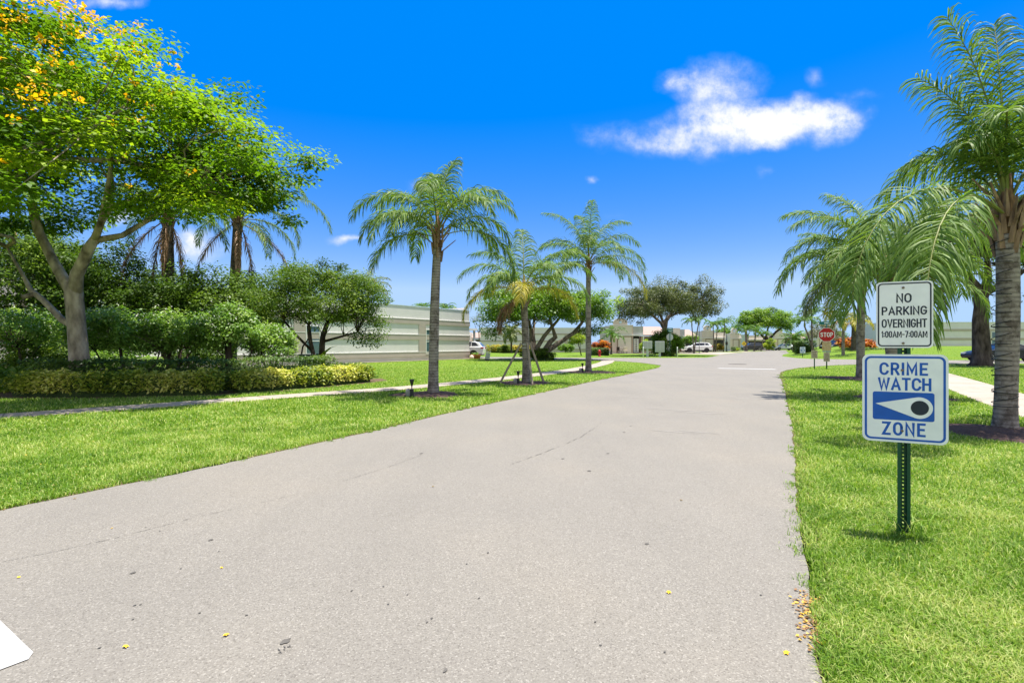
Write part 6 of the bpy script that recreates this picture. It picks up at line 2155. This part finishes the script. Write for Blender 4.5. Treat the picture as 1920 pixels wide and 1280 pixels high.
# ------------------------------------------------------------------ street furniture
def furniture():
    # cluster mailboxes
    for px, w, z0, z1, lab in ((1214, .95, .88, 1.72, 'squarer grey cluster mailbox on a short post, left of the pair'), (1237, .96, .52, 1.72, 'taller grey cluster mailbox on a short post, right of the pair')):
        Y = 56.3
        t = thing('cluster_mailbox', lab, 'mailbox', (ax(px, Y), Y, 0), R(-8), 'grey cluster mailboxes')
        MB().box(-.11, .11, -.10, .10, -.1, z0).build('pedestal', M['mail_grey'], t, bevel=.01)
        b = MB().box(-w / 2, w / 2, -.22, .22, z0, z1).build('cabinet', M['mail_grey'], t, bevel=.015)
        n = 6
        for k in range(n):
            zz = z0 + .04 + (z1 - z0 - .08) * k / n
            hh = (z1 - z0 - .08) / n - .02
            for xx in (-.43 * w, .03 * w):
                MB().box(xx, xx + w * .40, -.228, -.219, zz, zz + hh).build('door', M['wall_grey'], b)
    for px, lab in ((1206, 'white bollard left of the grey mailboxes'), (1270, 'white bollard right of the grey mailboxes')):
        Y = 55.2
        t = MB()
        t.lathe([(.062, -.1), (.062, 1.02), (.05, 1.07), (.02, 1.09)], 0, 0, 12)
        o = t.build('bollard', M['white_post'])
        o.location = (ax(px, Y), Y, 0)
        tag(o, lab, 'bollard', 'white bollards by the mailboxes')
    # hydrant
    t = thing('fire_hydrant', 'red fire hydrant on the grass in front of the small clipped hedge', 'fire hydrant', (ax(1124, 58.2), 58.2, 0))
    b = MB()
    b.lathe([(.17, -.05), (.17, .05), (.12, .07), (.12, .52), (.15, .54), (.15, .58), (.13, .62), (.11, .70), (.05, .75), (.03, .76)], 0, 0, 14)
    b.build('barrel', M['hydrant'], t)
    n = MB()
    n.cyl_y(0, .42, .075, -.21, -.10, 12)
    n.build('nozzle', M['hydrant'], t)
    for s in (-1, 1):
        n = MB()
        n.tube([(s * .10, 0, .42), (s * .21, 0, .42)], .05, 10)
        n.build('side_nozzle', M['hydrant'], t)
    MB().lathe([(.028, .76), (.028, .81)], 0, 0, 6).build('cap_nut', M['hydrant'], t)
    # utility box
    t = thing('utility_box', 'dark grey-green utility box behind the clipped hedge', 'utility box', (ax(573.5, 20.7), 20.7, 0), R(40))
    MB().box(-.21, .21, -.21, .21, 0, .95).build('cabinet', M['box_green'], t, bevel=.012)
    MB().box(-.225, .225, -.225, .225, .951, 1.0).build('lid', M['box_green'], t, bevel=.012)
    MB().box(-.17, .17, -.216, -.209, .12, .88).build('door', M['box_green'], t)
    # leaning pedestal
    t = thing('cable_pedestal', 'small leaning grey cable pedestal at the edge of the left lawn', 'cable pedestal', (ax(913, 42.8), 42.8, 0), R(20))
    t.rotation_euler = (0, R(9), R(20))
    MB().box(-.17, .17, -.13, .13, .14, .68).build('housing', M['pedestal_grey'], t, bevel=.02)
    MB().box(-.18, .18, -.14, .14, -.05, .14).build('base', M['plastic_black'], t, bevel=.01)
    # uplights
    def uplight(lab, loc, box):
        t = thing('uplight', lab, 'spotlight', loc, 0, 'spotlights at the feet of the palms')
        m_ = MB()
        m_.lathe([(.0, .27), (.02, .27), (.028, .31), (.04, .34), (.062, .43), (.062, .45), (.05, .45), (.045, .43)], .03, 0, 12)
        m_.build('lamp_head', M['plastic_black'], t)
        MB().tube([(.03, 0, .1), (.03, 0, .30)], .014, 6).build('stem', M['plastic_black'], t)
        MB().box(-.01, .075, -.035, .035, -.02, .20).build('junction_box', M['plastic_black'], t, bevel=.006)
        MB().lathe([(.04, .425), (.0, .426)], .03, 0, 12).build('lens', M['lens'], t)
        if box:
            m_ = MB()
            m_.lathe([(.05, -.02), (.065, .04), (.07, .12), (.06, .19), (.03, .21), (.0, .212)], -.07, .01, 10)
            m_.build('cover', M['stone'], t)
    uplight('black spotlight beside a rounded grey cover at the tallest kerb palm', (ax(770, 13.4), 13.4, .03), True)
    uplight('black spotlight at the foot of the staked short palm', (ax(970, 17.7), 17.7, .02), True)
    uplight('black spotlight at the foot of the slim palm at the tip of the verge', (ax(1091, 25.0), 25.0, .02), True)
    # planter and rocks by the carport
    t = thing('planter', 'round terracotta planter with small plants at the corner of the left house', 'planter', (ax(892, 48.9), 48.9, 0))
    m_ = MB()
    m_.lathe([(.40, 0), (.50, .36), (.53, .40), (.46, .40), (.44, .33), (.0, .33)], 0, 0, 16)
    m_.build('pot', M['terracotta'], t)
    s = strap_plant('plant', None, (0, 0, .33), 40, .5, .06, M['fr_leaf'], 171, spread=.4)
    s.parent = t
    del s['category']
    for i, (px, Y, r) in enumerate(((884.5, 48.3, .22), )):
        mb_ = MB()
        rng = random.Random(i)
        mb_.lathe([(r * .9, -.02), (r * 1.0, r * .6), (r * .8, r * 1.3), (r * .3, r * 1.7), (0, r * 1.72)], 0, 0, 9)
        o = mb_.build('rock', M['wall_pink'])
        o.location = (ax(px, Y), Y, 0)
        tag(o, 'pinkish rock at the corner of the left house', 'rock')
    # poles
    for px, Y, y0, r, lab, dk in ((1311, 80.5, 598, .045, 'thin dark pole beside the slender palm pair', 0), (1362.5, 95, 626, .10, 'black lamp post in front of the bell-gabled villas', 1)):
        t = thing('lamp_post', lab, 'lamp post', (ax(px, Y), Y, 0))
        h = az_(y0, Y)
        MB().tube([(0, 0, 0), (0, 0, h * .5), (0, 0, h)], [r, r * .8, r * .7], 8).build('pole', M['plastic_black'], t)
        MB().lathe([(r * 1.6, 0), (r * 1.6, .12), (r, .25)], 0, 0, 8).build('base', M['plastic_black'], t)
        if dk:
            MB().box(-.18, .18, -.12, .12, h * .38, h * .56).build('box', M['plastic_black'], t, bevel=.02)
    # seats by the pink villa
    def chair(px, Y, rz, m1, lab):
        t = thing('patio_chair', lab, 'chair', (ax(px, Y), Y, 0), rz)
        MB().box(-.26, .26, -.26, .26, .40, .47).build('seat', M[m1], t, bevel=.02)
        MB().box(-.26, .26, .20, .27, .47, 1.0).build('backrest', M[m1], t, bevel=.02)
        for sx in (-1, 1):
            for sy in (-1, 1):
                MB().box(sx * .23 - .025, sx * .23 + .025, sy * .23 - .025, sy * .23 + .025, 0, .40).build('leg', M['wood_dark'], t)
    chair(1160.5, 75.9, R(20), 'wood_dark', 'dark patio chair by the wall of the pink villa')
    chair(1172.5, 75.7, R(-15), 'cushion', 'pale cushioned patio chair by the entry of the pink villa')
    t = thing('patio_table', 'small dark patio table between the two chairs at the pink villa', 'table', (ax(1166.5, 75.8), 75.8, 0))
    MB().lathe([(.32, .66), (.32, .70)], 0, 0, 14).build('tabletop', M['wood_dark'], t)
    MB().lathe([(.22, 0), (.04, .05), (.035, .66)], 0, 0, 10).build('pedestal', M['wood_dark'], t)
    # manhole
    x, y = gp(1383, 683)
    mb_ = MB()
    mb_.lathe([(.62, 0), (.62, .006), (.55, .006), (.55, .002), (.0, .002)], 0, 0, 24)
    o = mb_.build('manhole_cover', M['seam'])
    o.location = (x, y, .016)
    tag(o, 'dark round manhole cover in the road before the junction', 'manhole cover')


furniture()


# ------------------------------------------------------------------ fallen blossoms and litter
def fallen():
    rng = random.Random(17)
    proto = None
    spots = [(35, 1087), (210, 994), (415, 1069), (424, 1197), (235, 1219), (812, 915), (1277, 941), (1254, 1116), (1504, 1157), (1530, 1130), (1475, 1231), (1540, 1213), (8, 959), (140, 938)]
    for px, py in spots:
        x, y = gp(px, py)
        if proto is None:
            mb_ = MB()
            for k in range(5):
                a = k * 1.2566
                c, s = math.cos(a), math.sin(a)
                mb_.add([(0, 0, .004), (c * .010 - s * .007, s * .010 + c * .007, .010), (c * .020, s * .020, .006), (c * .010 + s * .007, s * .010 - c * .007, .010)], [(0, 3, 2, 1)])
            proto = o = mb_.build('fallen_blossom', M['petal'])
            tag(o, 'small fallen yellow blossom lying on the grey road', 'blossom', 'fallen yellow blossoms on the road')
        else:
            o = proto.copy()
            C.objects.link(o)
        o.location = (x, y, .016)
        o.rotation_euler = (rng.uniform(-.3, .3), rng.uniform(-.3, .3), rng.uniform(0, 6.28))
        o.scale = (rng.uniform(.45, .8),) * 3
    # brown litter: at the road edge, and yellow petals under the flowering tree
    r = np.random.default_rng(23)
    n = 1500
    t = r.random(n)
    ex = np.array([gp(1530, 1215), gp(1512, 1120)])
    k1 = 260
    p1 = ex[0] * (1 - t[:k1, None]) + ex[1] * t[:k1, None] + r.normal(0, .035, (k1, 2))
    k2 = 700
    p2 = np.stack([r.uniform(-22, -8.5, k2), r.uniform(8.8, 13.4, k2)], -1)
    k3 = n - k1 - k2
    lx = r.uniform(-12, -3.2, k3)
    p3 = np.stack([lx, r.uniform(4.2, 11, k3)], -1)
    p = np.concatenate([p1, p2, p3])
    inroad = in_poly(p[:, 0], p[:, 1], ROAD_J)
    far3 = np.arange(n) >= k1
    p = p[~(inroad & far3)]
    z = np.where(np.arange(len(p)) < k1, .02, .055)
    V, F = leaf_cards(np.concatenate([p, z[:, None]], 1), .019, r, 2.5, .7, 0)
    tint = np.clip(r.random(len(p)) * .7 + (r.random(len(p)) < .35) * .5, 0, 1)
    tag(link('leaf_litter', np_mesh('leaf_litter', V, F, M['litter'], tint=tint)), 'scattered brown leaves and yellow petals on the road edge and left lawn', 'leaf litter', kind='stuff')


fallen()
